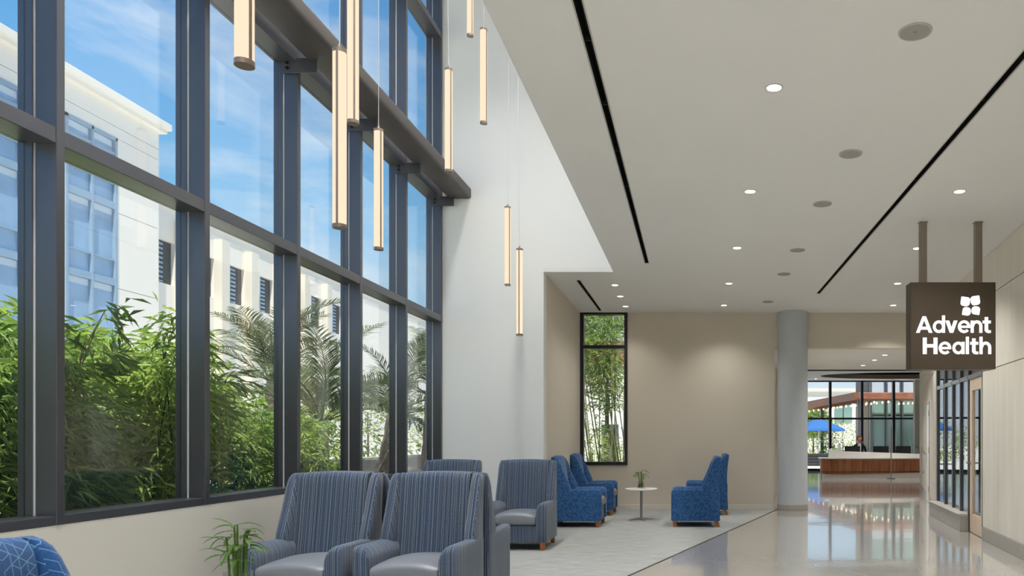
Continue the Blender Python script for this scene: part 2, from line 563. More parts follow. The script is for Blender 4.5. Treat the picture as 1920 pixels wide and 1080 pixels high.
def finish(name, me, mat, parent=None, smooth=None, bevel=None, segs=2):
    me.materials.append(mat)
    if smooth is not None:
        me.polygons.foreach_set('use_smooth', [True] * len(me.polygons))
        me.set_sharp_from_angle(angle=R(smooth))
    ob = bpy.data.objects.new(name, me)
    COL.objects.link(ob)
    if parent is not None:
        ob.parent = parent
    if bevel:
        md = ob.modifiers.new('bevel', 'BEVEL')
        md.width = bevel
        md.segments = segs
        md.limit_method = 'ANGLE'
        md.angle_limit = R(40)
    return ob

def raw_mesh(name, verts, faces_n, nper, mat, parent=None, smooth=False):
    """numpy arrays: verts (N,3); faces (M,nper)"""
    me = bpy.data.meshes.new(name)
    nv, nf = len(verts), len(faces_n)
    me.vertices.add(nv)
    me.vertices.foreach_set('co', np.asarray(verts, dtype=np.float32).ravel())
    me.loops.add(nf * nper)
    me.loops.foreach_set('vertex_index', np.asarray(faces_n, dtype=np.int32).ravel())
    me.polygons.add(nf)
    me.polygons.foreach_set('loop_start', np.arange(0, nf * nper, nper, dtype=np.int32))
    me.polygons.foreach_set('loop_total', np.full(nf, nper, dtype=np.int32))
    me.update(calc_edges=True)
    me.validate()
    me.materials.append(mat)
    ob = bpy.data.objects.new(name, me)
    COL.objects.link(ob)
    if parent is not None:
        ob.parent = parent
    return ob

def empty(name, loc=(0, 0, 0), rz=0.0):
    o = bpy.data.objects.new(name, None)
    o.empty_display_size = 0.1
    COL.objects.link(o)
    o.location = loc
    o.rotation_euler = (0, 0, rz)
    return o

def tag(o, label, cat, group=None, kind=None):
    o['label'] = label
    o['category'] = cat
    if group:
        o['group'] = group
    if kind:
        o['kind'] = kind
    return o

def struct(o, label=None):
    o['kind'] = 'structure'
    if label:
        o['label'] = label
    return o

def bx(name, dims, mat, parent=None, bevel=None, segs=2):
    return MB().box(*dims).build(name, mat, parent, bevel=bevel, segs=segs)

KIDS = {}
def copy_tree(o, parent=None):
    c = o.copy()
    COL.objects.link(c)
    c.parent = parent
    for ch in [k for k in bpy.data.objects if k.parent == o]:
        copy_tree(ch, c)
    return c

def share(o, parent, loc=None, rz=None, scale=None):
    c = o.copy()
    COL.objects.link(c)
    c.parent = parent
    if loc is not None:
        c.location = loc
    if rz is not None:
        c.rotation_euler = (0, 0, rz)
    if scale is not None:
        c.scale = scale
    return c

# ------------------------------------------------------------------ key dimensions (metres)
XW = -3.60          # room face of the curtain wall mullions
YF = 10.72          # white wall that closes the tall space
YB = 14.20          # back wall of the seating bay
XA = -2.15          # side wall of the seating bay
XS = -1.15          # edge of the low ceiling
ZC = 3.74           # low ceiling
ZT = 8.00           # ceiling of the tall space
YN = -6.0           # behind the camera
ZSILL = 0.858

# ------------------------------------------------------------------ floor and carpet
fl = bx('floor', (-3.6, 12.5, YN, 31.0, -0.12, 0.0), M_FLOOR)
struct(fl, 'polished grey beige terrazzo floor')
cx = lambda y: -0.64 + 0.325 * (y - 7.33)
m = MB()
poly = [(XW, YN), (cx(YN), YN), (cx(YB), YB), (XA, YB), (XA, YF), (XW, YF)]
poly = [(XW, YN), (max(cx(YN), XW + 0.05), YN)] + [(max(cx(y), XW + 0.05), y) for y in (-1.5,)] + [(cx(YB), YB), (XA, YB), (XA, YF), (XW, YF)]
n = len(poly)
m.add([(x, y, 0.0005) for x, y in poly] + [(x, y, 0.006) for x, y in poly],
      [tuple(range(n)), tuple(range(n, 2 * n))] + [(i, (i + 1) % n, n + (i + 1) % n, n + i) for i in range(n)])
carpet = m.build('carpet', M_CARPET)
tag(carpet, 'pale grey streaked carpet under the lounge chairs', 'carpet')
ZCP = 0.006
edge = MB()
d = Vector((0.325, 1, 0)).normalized()
nn = Vector((d.y, -d.x, 0))
p0 = Vector((cx(-1.5), -1.5, 0)); p1 = Vector((cx(YB), YB, 0))
edge.loft([[tuple(p + nn * a + Vector((0, 0, z))) for a, z in ((0.001, 0.0003), (0.014, 0.0003), (0.012, 0.006), (0.001, 0.007))] for p in (p0, p1)])
struct(edge.build('trim_1', M_DARK), 'thin metal edge between carpet and terrazzo')
# terrazzo divider strip
dv = MB()
dv.loft([[(1.55 + a, 7.6, z) for a, z in ((0, 0.0002), (0.008, 0.0002), (0.008, 0.0008), (0, 0.0008))],
         [(3.35 + a, 4.5, z) for a, z in ((0, 0.0002), (0.008, 0.0002), (0.008, 0.0008), (0, 0.0008))]])
struct(dv.build('trim_2', M_STONE), 'thin divider strip in the terrazzo')

# ------------------------------------------------------------------ walls of the tall space and the bay
struct(bx('wall_left', (XW - 0.24, XW - 0.005, YN, YF + 0.2, -0.1, ZSILL), M_SILLW), 'cream sill wall below the tall windows')
m = MB()
m.box(XW - 0.24, XA, YF, YF + 0.2, 0, ZT)
m.box(XA, XS + 0.15, YF, YF + 0.2, ZC + 0.06, ZT)
struct(m.build('wall_facing', M_WALL), 'tall white wall closing the double height space')
struct(bx('wall_soffit', (XS, XS + 0.15, YN, YF, ZC + 0.06, ZT), M_WALL), 'upright face above the low ceiling edge')
struct(bx('wall_bay', (XA - 0.2, XA, YF + 0.2, YB + 0.2, 0, ZC + 0.06), M_WALLB), 'side wall of the seating bay')
# back wall with tall window opening X -2.15..-1.25
m = MB()
m.box(-1.25, 1.55, YB, YB + 0.2, 0, ZC + 0.06)
m.box(XA, -1.25, YB, YB + 0.2, 0, 0.845)
m.box(1.55, 5.2, YB, YB + 0.2, 3.07, ZC + 0.06)
struct(m.build('wall_back', M_WALLB), 'warm beige back wall of the seating bay')
struct(bx('baseboard_back', (-2.15, 1.56, YB - 0.014, YB, 0.003, 0.092), M_BASEB, bevel=0.004), 'cream baseboard along the back wall')
struct(bx('baseboard_bay', (XA, XA + 0.014, YF + 0.2, YB - 0.014, 0.006, 0.092), M_BASEB, bevel=0.004), 'cream baseboard along the bay side wall')
struct(bx('baseboard_facing', (XW, XA, YF - 0.014, YF, 0.006, 0.092), M_BASEB, bevel=0.004), 'cream baseboard on the facing wall')
struct(bx('baseboard_left', (XW - 0.005, XW + 0.009, YN, YF - 0.014, 0.006, 0.092), M_BASEB, bevel=0.004), 'cream baseboard below the windows')
struct(bx('wall_rear', (XW - 0.3, 8, YN - 0.2, YN, 0, ZT), M_WALL), 'wall behind the viewer')
# ceilings: strips leave the slots open
S1, S2, S3, SWD = -0.633, 2.06, -1.74, 0.026
m = MB()
zt = ZC + 0.06
m.box(XS, S1 - SWD, YN, YF, ZC, zt)
m.box(S1 - SWD, S1 + SWD, 10.19, YF, ZC, zt)
m.box(S1 + SWD, S2 - SWD, YN, YF, ZC, zt)
m.box(S2 + SWD, 7.5, YN, YF, ZC, zt)
m.box(S2 - SWD, S2 + SWD, YN, -2.5, ZC, zt)
m.box(S1 - SWD, S1 + SWD, YN, YN + 0.5, ZC, zt)
m.box(XA, S3 - SWD, YF, YB, ZC, zt)
m.box(S3 - SWD, S3 + SWD, YF, 11.29, ZC, zt)
m.box(S3 - SWD, S3 + SWD, 13.97, YB, ZC, zt)
m.box(S3 + SWD, S2 - SWD, YF, YB, ZC, zt)
m.box(S2 - SWD, S2 + SWD, 12.33, YB, ZC, zt)
m.box(S2 + SWD, 7.5, YF, YB, ZC, zt)
struct(m.build('ceiling', M_CEIL), 'low off white plaster ceiling')
struct(bx('ceiling_tall', (XW - 0.24, XS + 0.15, YN, YF + 0.2, ZT, ZT + 0.15), M_CEIL), 'ceiling of the tall space')
# roof over the low part keeps the sky out
struct(bx('roof', (XS + 0.15, 13.5, YN - 0.2, 31.4, 4.55, 4.75), M_STUCCO2), 'flat roof over the low rooms')
struct(bx('wall_roofedge', (XA - 0.2, XS + 0.15, YF + 0.2, YB + 0.2, 3.82, 4.75), M_STUCCO2), 'outer upstand above the seating bay')
struct(bx('wall_lobbyoutside', (-0.2, 0.0, YB + 0.2, 31.2, 0, 4.55), M_STUCCO2), 'outer stucco wall of the lobby')

def slot(x, y0, y1, label, ndiv):
    e = empty('slot_diffuser', (x, (y0 + y1) / 2, ZC))
    tag(e, label, 'air diffuser', 'slot diffusers in the ceiling')
    h = (y1 - y0) / 2
    m = MB()
    t = 0.012
    w = SWD - 0.001
    m.box(-w, -w + 0.003, -h, h, 0.004, 0.13)
    m.box(w - 0.003, w, -h, h, 0.004, 0.13)
    m.box(-w, w, -h, h, 0.13, 0.135)
    m.box(-w, w, -h, -h + 0.003, 0.004, 0.13)
    m.box(-w, w, h - 0.003, h, 0.004, 0.13)
    m.build('trough', M_BLACK, e)
    b0 = None
    for k in range(ndiv):
        y = -h + (k + 0.5) * 2 * h / ndiv
        if b0 is None:
            b0 = bx('divider_bar', (-w + 0.003, w - 0.003, -0.004, 0.004, 0.02, 0.05), M_DARK, e)
            b0.location = (0, y, 0)
        else:
            share(b0, e, (0, y, 0))
    fl = MB()
    fl.box(-w - 0.008, -w + 0.001, -h - 0.006, h + 0.006, -0.003, 0.0)
    fl.box(w - 0.001, w + 0.008, -h - 0.006, h + 0.006, -0.003, 0.0)
    fl.build('flange', M_TRIM, e)
slot(S1, YN + 0.5, 10.19, 'long black slot diffuser beside the open edge of the low ceiling', 18)
slot(S2, -2.5, 12.33, 'long black slot diffuser running past the hanging sign', 18)
slot(S3, 11.29, 13.97, 'short black slot diffuser over the chairs by the narrow window', 3)

# ------------------------------------------------------------------ curtain wall (window_1)
cw = empty('window_1', (XW, 0, 0))
struct(cw, 'double height curtain wall of dark framed glass')
STEP = 1.284
edges = [4.278 + STEP * k for k in range(-8, 6)]       # far edge of each mullion
edges[-1] = YF - 0.002
MW = 0.056
GX = -0.172                                             # glass plane relative to XW
mm = MB().box(-0.12, 0, -MW, 0, ZSILL + 0.0, ZT)
mu0 = mm.build('mullion', M_FRAME, cw, bevel=0.003)
mu0.location = (0, edges[0], 0)
fr0 = MB().box(-0.21, -0.130, -MW - 0.012, 0.012, ZSILL, ZT).build('glazing_frame', M_FRAME, cw)
fr0.location = (0, edges[0], 0)
gk0 = MB().box(-0.130, -0.12, -MW - 0.003, 0.003, ZSILL, ZT).build('sky_gap_strip', M_SKYGAP, cw)
gk0.location = (0, edges[0], 0)
for y in edges[1:]:
    share(mu0, cw, (0, y, 0)); share(fr0, cw, (0, y, 0)); share(gk0, cw, (0, y, 0))
RAILS = [(ZSILL, 0.912), (3.02, 3.11), (4.77, 4.97), (7.07, 7.16), (ZT - 0.08, ZT)]
rail_proto = {}
pane_proto = {}
ylist = [YN] + edges
for i in range(1, len(ylist)):
    ya, yb_ = ylist[i - 1], ylist[i] - MW
    ln = round(yb_ - ya, 3)
    if ln < 0.05:
        continue
    for k, (z0, z1) in enumerate(RAILS):
        key = (ln, k)
        if key not in rail_proto:
            ro = MB().box(-0.205, -0.003, 0.0005, ln - 0.0005, z0, z1).build('transom', M_FRAME, cw, bevel=0.003)
            rail_proto[key] = ro
            ro.location = (0, ya, 0)
        else:
            share(rail_proto[key], cw, (0, ya, 0))
    for k in range(len(RAILS) - 1):
        key = (ln, k)
        z0, z1 = RAILS[k][1], RAILS[k + 1][0]
        if key not in pane_proto:
            po = MB().box(GX - 0.004, GX + 0.004, 0.012, ln - 0.012, z0, z1).build('pane', M_GLASS, cw)
            pane_proto[key] = po
            po.location = (0, ya, 0)
        else:
            share(pane_proto[key], cw, (0, ya, 0))
# wind girt beam with brackets
gb = empty('steel_beam', (-3.355, 2.36, 4.79))
tag(gb, 'wide flat brown steel beam along the inside of the tall windows', 'beam')
ring = []
hw, hh, rr = 0.165, 0.16, 0.035
for cxs, czs, a0 in ((hw - rr, rr, -90), (hw - rr, hh - rr, 0), (-hw + rr, hh - rr, 90), (-hw + rr, rr, 180)):
    for k in range(6):
        a = R(a0 + k * 18)
        ring.append((cxs + rr * math.cos(a), czs + rr * math.sin(a)))
m = MB()
m.loft([[(x, -8.3, z) for x, z in ring], [(x, YF - 2.36 - 0.003, z) for x, z in ring]])
m.build('beam_tube', M_BEAM, gb, smooth=40)
plate0 = bolt0 = None
for y in edges:
    if y < 1:
        continue
    yy = y - MW - 0.008
    if plate0 is None:
        pm = MB().box(-0.385, -0.06, -0.008, 0.0, -0.125, 0.012)
        plate0 = pm.build('bracket_plate', M_FRAME, gb, bevel=0.002)
        plate0.location = (0, yy - 2.36, 0)
        bm_ = MB()
        bm_.tube([(0, 0, 0), (0, -0.014, 0)], 0.013, 10)
        for dz in (0.03, 0.075):
            b = bm_.build('bolt', M_BOLT, plate0) if bolt0 is None else share(bolt0, plate0)
            bolt0 = bolt0 or b
            b.location = (-0.33, -0.006, -dz - 0.005)
    else:
        p = share(plate0, gb, (0, yy - 2.36, 0))
        for dz in (0.03, 0.075):
            share(bolt0, p, (-0.33, -0.006, -dz - 0.005))

# ------------------------------------------------------------------ narrow window in the bay (window_2)
w2 = empty('window_2', (-2.15, YB, 0))
struct(w2, 'narrow floor to ceiling window with black frame')
fw = 0.062
for nm, dm in (('jamb', (0.0, fw, -0.03, 0.14, 0.845, ZC)), ('jamb', (0.9 - fw, 0.9, -0.03, 0.14, 0.845, ZC)),
               ('sill_rail', (fw, 0.9 - fw, -0.03, 0.14, 0.845, 0.905)), ('head_rail', (fw, 0.9 - fw, -0.03, 0.14, ZC - 0.035, ZC)),
               ('transom', (fw, 0.9 - fw, -0.03, 0.14, 3.06, 3.12))):
    bx(nm, dm, M_FRAMEDK, w2)
bx('sky_gap_strip', (fw, fw + 0.012, 0.03, 0.05, 0.905, ZC - 0.035), M_SKYGAP, w2)
bx('pane', (fw, 0.9 - fw, 0.036, 0.044, 0.905, 3.06), M_GLASS, w2)
bx('pane', (fw, 0.9 - fw, 0.036, 0.044, 3.12, ZC - 0.035), M_GLASS, w2)

# ------------------------------------------------------------------ right wall: three straight stretches
def frame_at(name, p, q):
    a = math.atan2(q[1] - p[1], q[0] - p[0])
    e = empty(name, (p[0], p[1], 0), a)
    return e, math.hypot(q[0] - p[0], q[1] - p[1])
PA0, PA1 = (2.706 + 0.118 * YN, YN), (3.884, 9.98)
PB1 = (4.30, 13.17)
PC1 = (6.05, 19.9)
wa, la = frame_at('wall_right', PA0, PA1)
struct(wa, 'pale wood panelled wall on the right')
bx('backing', (0, la, -0.2, -0.001, 0, ZC), M_DARK, wa)
jy = la - (9.98 - 9.27) * math.sqrt(1 + 0.118 ** 2)      # vertical joint
joints = [la]
x = jy
while x > 0:
    joints.append(x)
    x -= 1.83
joints.append(0)
joints = joints[::-1]
rows = [(0.172, 2.236), (2.246, 3.195), (3.205, ZC - 0.002)]
pp = {}
for i in range(len(joints) - 1):
    a, b = joints[i] + 0.003, joints[i + 1] - 0.003
    for k, (z0, z1) in enumerate(rows):
        key = (round(b - a, 3), k)
        if key in pp:
            share(pp[key], wa, (a, 0, 0))
        else:
            o = bx('panel', (0, b - a, 0, 0.018, z0, z1), M_PANEL, wa, bevel=0.002)
            o.location = (a, 0, 0)
            pp[key] = o
bb, _ = frame_at('baseboard_right', PA0, PA1)
struct(bb, 'grey stone base along the right wall')
nseg = 10
for k in range(nseg):
    bx('stone_slab', (la * k / nseg + 0.001, la * (k + 1) / nseg - 0.001, 0.0, 0.03, 0.001, 0.168), M_STONE, bb, bevel=0.003)

# storefront stretch
wb, lb = frame_at('window_3', PA1, PB1)
struct(wb, 'dark framed glass storefront on the right')
D0, D1 = 0.04, 0.80                                       # door opening
HZ = 2.20
def col(parent, nm, x0, x1, y0, y1, z0, z1, mat, bev=None):
    return bx(nm, (x0, x1, y0, y1, z0, z1), mat, parent, bevel=bev)
mx = [D1 + 0.03, 1.35, 1.9, 2.5, lb - 0.06]
for k, x in enumerate(mx):
    col(wb, 'mullion', x, x + 0.055, -0.14, 0.012, 0.0 if k == 0 else 0.25, 3.2, M_FRAME)
col(wb, 'head_rail', 0, lb, -0.14, 0.02, 3.2, 3.26, M_FRAME)
col(wb, 'jamb', 0.0, D0, -0.14, 0.02, 0, 3.2, M_FRAME)
for k in range(len(mx) - 1):
    a, b = mx[k] + 0.055, mx[k + 1]
    col(wb, 'transom', a, b, -0.14, 0.015, HZ, HZ + 0.06, M_CHROME)
    col(wb, 'pane', a, b, -0.020, -0.012, 0.25, HZ, M_GLASS2)
    col(wb, 'pane', a, b, -0.020, -0.012, HZ + 0.06, 3.2, M_GLASS2)
col(wb, 'transom', D0, mx[0], -0.14, 0.015, HZ, HZ + 0.06, M_CHROME)
col(wb, 'pane', D0, mx[0], -0.020, -0.012, HZ + 0.06, 3.2, M_GLASS2)
sb = empty('wall_storefront', (PA1[0], PA1[1], 0), wb.rotation_euler[2])
struct(sb, 'panelled band over the storefront and its stone curb')
bx('upper_panel', (0, lb, -0.18, 0.016, 3.26, ZC), M_PANEL, sb)
for k in range(3):
    a = D1 + 0.03 + k * (lb - D1 - 0.03) / 3
    b = D1 + 0.03 + (k + 1) * (lb - D1 - 0.03) / 3
    bx('curb_stone', (a + 0.001, b - 0.001, -0.14, 0.13, 0.001, 0.235), M_STONE, sb, bevel=0.004)
bx('curb_cap', (D1 + 0.09, lb, -0.02, 0.15, 0.2355, 0.25), M_TRIM, sb)
dr = empty('door_1', (PA1[0], PA1[1], 0), wb.rotation_euler[2])
struct(dr, 'pale wood framed glass door')
dw = D1 - D0
leaf = empty('door_leaf', (0, 0, 0)); leaf.parent = dr
for nm, dm in (('stile', (D0 + 0.005, D0 + 0.13, -0.05, 0.0, 0.01, HZ - 0.005)), ('stile', (D1 - 0.13, D1 - 0.005, -0.05, 0.0, 0.01, HZ - 0.005)),
               ('bottom_rail', (D0 + 0.13, D1 - 0.13, -0.05, 0.0, 0.01, 0.27)), ('top_rail', (D0 + 0.13, D1 - 0.13, -0.05, 0.0, HZ - 0.17, HZ - 0.005))):
    bx(nm, dm, M_DOORW, leaf)
bx('door_glass', (D0 + 0.13, D1 - 0.13, -0.03, -0.022, 0.27, HZ - 0.17), M_GLASS2, leaf)
for z in (0.22, 0.82, 1.42, 2.0):
    bx('hinge', (D0 - 0.012, D0 + 0.012, -0.004, 0.012, z, z + 0.11), M_BOLT, dr)
lv = MB()
lv.tube([(D1 - 0.07, 0.0, 1.0), (D1 - 0.07, 0.06, 1.0)], 0.012, 10)
lv.tube([(D1 - 0.07, 0.06, 1.0), (D1 - 0.19, 0.065, 1.0)], 0.011, 10)
lv.tube([(D1 - 0.07, 0.0, 1.0), (D1 - 0.07, 0.012, 1.0)], 0.03, 16)
lv.build('lever_handle', M_CHROME, dr, smooth=40)
# room behind the storefront
m = MB()
m.box(8.2, 8.4, 9.0, 15.0, 0, ZC)
m.box(4.1, 8.2, 9.0, 9.2, 0, ZC)
struct(m.build('wall_meetingroom', M_ROOM), 'wall of the room behind the storefront')

# far stretch with stone and utility door
wc, lc = frame_at('wall_corridor', PB1, PC1)
struct(wc, 'pale stone clad corridor wall')
bx('backing', (0.0, lc, -0.2, -0.001, 0, ZC), M_ROOM, wc)
DA, DB = 2.05, 3.3
xs_ = [0.0, 0.12, DA - 0.04, DB + 0.04, 5.0, lc]
for i in range(5):
    a, b = xs_[i] + 0.003, xs_[i + 1] - 0.003
    if i == 2:
        bx('stone_panel', (a, b, 0, 0.02, 2.11, 2.55), M_STONEW, wc)
    else:
        bx('stone_panel', (a, b, 0, 0.02, 0.17, 2.55), M_STONEW, wc)
    bx('stone_panel', (a, b, 0, 0.02, 2.56, ZC), M_STONEW, wc)
    if i != 2:
        bx('base_slab', (a, b, 0, 0.028, 0.001, 0.168), M_STONE, wc)
d2 = empty('door_2', wc.location, wc.rotation_euler[2])
struct(d2, 'plain white utility door in the stone wall')
bx('door_leaf', (DA + 0.03, DB - 0.03, 0.001, 0.022, 0.008, 2.07), M_WHITE, d2)
for nm, dm in (('door_frame', (DA - 0.03, DA + 0.03, 0.0, 0.035, 0, 2.10)), ('door_frame', (DB - 0.03, DB + 0.03, 0.0, 0.035, 0, 2.10)), ('door_frame', (DA + 0.03, DB - 0.03, 0.0, 0.035, 2.07, 2.10))):
    bx(nm, dm, M_TRIM, d2)
for z in (0.25, 1.05, 1.8):
    bx('hinge', (DA + 0.01, DA + 0.05, 0.02, 0.045, z, z + 0.12), M_CHROME, d2)
lv = MB()
lv.tube([(DB - 0.1, 0.02, 1.02), (DB - 0.1, 0.09, 1.02)], 0.014, 8)
lv.tube([(DB - 0.1, 0.09, 1.02), (DB - 0.26, 0.09, 1.02)], 0.013, 8)
lv.build('lever_handle', M_CHROME, d2)
ph = empty('pull_handle', wc.location, wc.rotation_euler[2])
m = MB()
m.box(4.2, 4.26, 0.07, 0.10, 0.45, 1.15)
m.box(4.21, 4.25, 0.02, 0.07, 0.55, 0.59)
m.box(4.21, 4.25, 0.02, 0.07, 1.01, 1.05)
m.build('bar', M_CHROME, ph)
tag(ph, 'long vertical metal pull bar on the corridor stone wall', 'handle')

# ------------------------------------------------------------------ column
cl = empty('round_column', (1.88, 14.15, 0))
tag(cl, 'thick round grey column at the corner of the back wall', 'column')
MB().cyl(0, 0, 0.11, ZC, 0.285, 64).build('shaft', M_COL, cl, smooth=40)
MB().cyl(0, 0, 0.001, 0.11, 0.292, 64).build('base_band', M_STONE, cl, smooth=40)

# ------------------------------------------------------------------ corridor and lobby shell
struct(bx('ceiling_corridor', (1.45, 8.5, YB + 0.2, 18.7, 3.07, 3.3), M_CEIL), 'lower ceiling of the corridor beyond the header')
struct(bx('trim_3', (1.45, 12.4, 18.7, 18.78, 3.04, 3.9), M_DARK), 'dark edge where the corridor ceiling ends')
m = MB()
m.box(1.35, 1.55, YB + 0.2, 16.9, 0, 3.07)
struct(m.build('wall_corridorleft', M_WALLB), 'left wall of the corridor behind the column')
struct(bx('wall_lobbyright', (12.3, 12.5, 13, 31, 0, 4.5), M_ROOM), 'right wall of the lobby')
struct(bx('wall_lobbynear', (0.0, 2.6, 18.5, 18.69, 0, 3.06), M_WALLB), 'near wall of the lobby')
struct(bx('wall_lobbyclose', (6.25, 12.3, 19.7, 19.9, 0, 4.5), M_WALLB), 'wall closing the lobby behind the corridor wall')
# lobby ceiling with an oval recess
OC, OA, OB = (8.0, 28.5), 3.13, 1.45
N = 64
X0, X1, Y0, Y1 = 0.0, 12.3, 18.78, 31.0
m = MB()
vv, ff = [], []
for k in range(N):
    a = 2 * math.pi * k / N
    vv.append((OC[0] + OA * math.cos(a), OC[1] + OB * math.sin(a), ZC))
for k in range(N):
    a = 2 * math.pi * k / N
    dx, dy = OA * math.cos(a), OB * math.sin(a)
    ts = []
    if dx > 1e-9: ts.append((X1 - OC[0]) / dx)
    if dx < -1e-9: ts.append((X0 - OC[0]) / dx)
    if dy > 1e-9: ts.append((Y1 - OC[1]) / dy)
    if dy < -1e-9: ts.append((Y0 - OC[1]) / dy)
    s = min(ts)
    vv.append((OC[0] + dx * s, OC[1] + dy * s, ZC))
corner = {}
for k in range(N):
    j = (k + 1) % N
    pa, pb = vv[N + k], vv[N + j]
    if abs(pa[0] - pb[0]) > 1e-6 and abs(pa[1] - pb[1]) > 1e-6:
        cxn = X1 if max(pa[0], pb[0]) > X1 - 1e-6 else X0
        cyn = Y1 if max(pa[1], pb[1]) > Y1 - 1e-6 else Y0
        vv.append((cxn, cyn, ZC))
        ff.append((k, j, N + j, len(vv) - 1, N + k))
    else:
        ff.append((k, j, N + j, N + k))
m.add(vv, ff)
ob = m.build('ceiling_lobby', M_CEIL)
struct(ob, 'lobby ceiling with an oval recess')
m = MB()
el = lambda s, z: [(OC[0] + (OA + s) * math.cos(2 * math.pi * k / N), OC[1] + (OB + s) * math.sin(2 * math.pi * k / N), z) for k in range(N)]
m.loft([el(0, ZC - 0.004), el(0, ZC + 0.16), el(0.12, ZC + 0.16), el(0.12, ZC + 0.20), el(0.02, ZC + 0.20)], cap=False)
ov = empty('oval_cove', (0, 0, 0))
tag(ov, 'oval recessed ceiling cove with brown fascia in the lobby', 'ceiling cove')
m.build('fascia', M_ROOM, ov, smooth=40)
m = MB()
m.loft([el(0.02, ZC + 0.20), el(0.02, ZC + 0.5)], cap=False)
m.add(el(0.02, ZC + 0.5), [tuple(range(N))])
m.build('recess', M_BLACK, ov)
# lobby curtain wall
w4 = empty('window_4', (0, 31.0, 0))
struct(w4, 'black framed curtain wall at the far end of the lobby')
LM = [5.67 + 1.315 * k for k in range(-4, 6)]
ml0 = None
for x in LM:
    if ml0 is None:
        ml0 = bx('mullion', (-0.05, 0.05, -0.12, 0.05, 0, ZC), M_FRAMEDK, w4)
        ml0.location = (x, 0, 0)
    else:
        share(ml0, w4, (x, 0, 0))
xx = [0.0] + LM + [12.3]
for i in range(len(xx) - 1):
    a, b = xx[i] + 0.05, xx[i + 1] - 0.05
    if b - a < 0.1:
        continue
    for z0, z1 in ((0.0, 0.1), (2.13, 2.21), (ZC - 0.05, ZC)):
        bx('transom', (a, b, -0.09, 0.04, z0, z1), M_FRAMEDK, w4)
    bx('pane', (a, b, 0.0, 0.008, 0.1, 2.13), M_GLASS, w4)
    bx('pane', (a, b, 0.0, 0.008, 2.21, ZC - 0.05), M_GLASS, w4)
lc2 = empty('square_pier', (9.15, 30.55, 0))
bx('shaft', (-0.12, 0.12, -0.12, 0.12, 0.1, ZC), M_STUCCO2, lc2)
bx('base_band', (-0.125, 0.125, -0.125, 0.125, 0.001, 0.1), M_STONE, lc2)
tag(lc2, 'slim cream square pier at the right end of the lobby glass', 'pier')

# ------------------------------------------------------------------ ceiling fittings
def downlight(x, y, label, z=ZC, power=DOWNLIGHT_W, group='recessed downlights'):
    e = empty('recessed_downlight', (x, y, z))
    tag(e, label, 'downlight', group)
    if 'ring' not in KIDS:
        n = 28
        m = MB()
        rg = lambda r, zz: [(r * math.cos(2 * math.pi * k / n), r * math.sin(2 * math.pi * k / n), zz) for k in range(n)]
        m.loft([rg(0.062, -0.0002), rg(0.060, -0.004), rg(0.052, -0.004), rg(0.050, -0.0002)], cap=False)
        KIDS['ring'] = m.build('trim_ring', M_TRIM, e, smooth=50)
        m = MB()
        m.cyl(0, 0, -0.0025, -0.0005, 0.051, n)
        KIDS['lens'] = m.build('lens', M_LENS, e)
    else:
        share(KIDS['ring'], e); share(KIDS['lens'], e)
    ld = bpy.data.lights.new('downlight_lamp', 'SPOT')
    ld.energy = power
    ld.spot_size = R(120)
    ld.spot_blend = 1.0
    ld.shadow_soft_size = 0.2 if z > 5 else 0.05
    ld.color = (1.0, 0.985, 0.955)
    lo = bpy.data.objects.new('lamp', ld)
    COL.objects.link(lo)
    lo.parent = e
    lo.location = (0, 0, -0.012)
    return e
ords = ['nearest', 'second nearest', 'third', 'fourth', 'farthest']
for k, (x, y) in enumerate(((0.55, 5.088), (0.55, 7.226), (0.55, 9.366), (0.55, 11.52), (0.55, 13.41))):
    downlight(x, y, '%s round downlight of the row along the middle of the ceiling' % ords[k])
for (x, y) in ((0.55, 2.95), (0.55, 0.81), (0.55, -1.4), (0.55, -3.6)):  # unseen lamps added along the row to brighten the room
    downlight(x, y, 'added unseen round downlight continuing the middle row, brightens the room', group='added downlights overhead')
rl = ['round downlight at right above the sign, nearest of its row', 'round downlight just left of the sign posts',
      'round downlight between the sign and the column, farther up', 'round downlight over the corridor header beside the sign']
for k, (x, y) in enumerate(((2.576, 7.226), (2.817, 9.39), (3.15, 11.52), (3.59, 13.41))):
    downlight(x, y, rl[k], power=DOWNLIGHT_W * 2.6)
for (x, y) in ((2.35, 5.09), (2.05, 2.95), (1.8, 0.81), (1.6, -1.4)):  # right row carried on with added, unseen lamps for more light
    downlight(x, y, 'added unseen round downlight continuing the right row, brightens the room', power=DOWNLIGHT_W * 2.4, group='added downlights overhead')
al = ['nearest', 'middle', 'farthest']
for k, (x, y) in enumerate(((-1.222, 11.64), (-1.23, 12.56), (-1.227, 13.52))):
    downlight(x, y, '%s of three downlights over the seats by the narrow window' % al[k], power=DOWNLIGHT_W * 0.6)
for k, (x, y) in enumerate(((3.95, 15.4), (3.98, 16.4), (4.0, 17.6))):
    downlight(x, y, '%s of three downlights in the corridor ceiling' % al[k], z=3.07, power=DOWNLIGHT_W * 1.5)
downlight(2.4, 16.0, 'downlight in the corridor ceiling beside the column', z=3.07)
downlight(4.9, 29.9, 'downlight in the lobby ceiling left of the oval cove')
for (x, y) in ((3.0, 22), (6.0, 22), (9.5, 22), (3.0, 25.5), (6.5, 25), (10.5, 25.5)):  # added lamps, hidden from view, lift the lobby brightness
    downlight(x, y, 'added unseen downlight in the lobby ceiling above the corridor edge, brightens the lobby', group='added lobby downlights', power=DOWNLIGHT_W * 3.4)
for k in range(8):  # unseen lamps added up here to light the tall space
    downlight(-2.4, -4.9 + 1.9 * k, 'added unseen downlight high in the tall space ceiling to brighten the space', z=ZT, power=TALL_W, group='added downlights of the tall space')
so = ['nearest and largest', 'second nearest', 'third', 'fourth', 'fifth', 'farthest']
sp0 = None
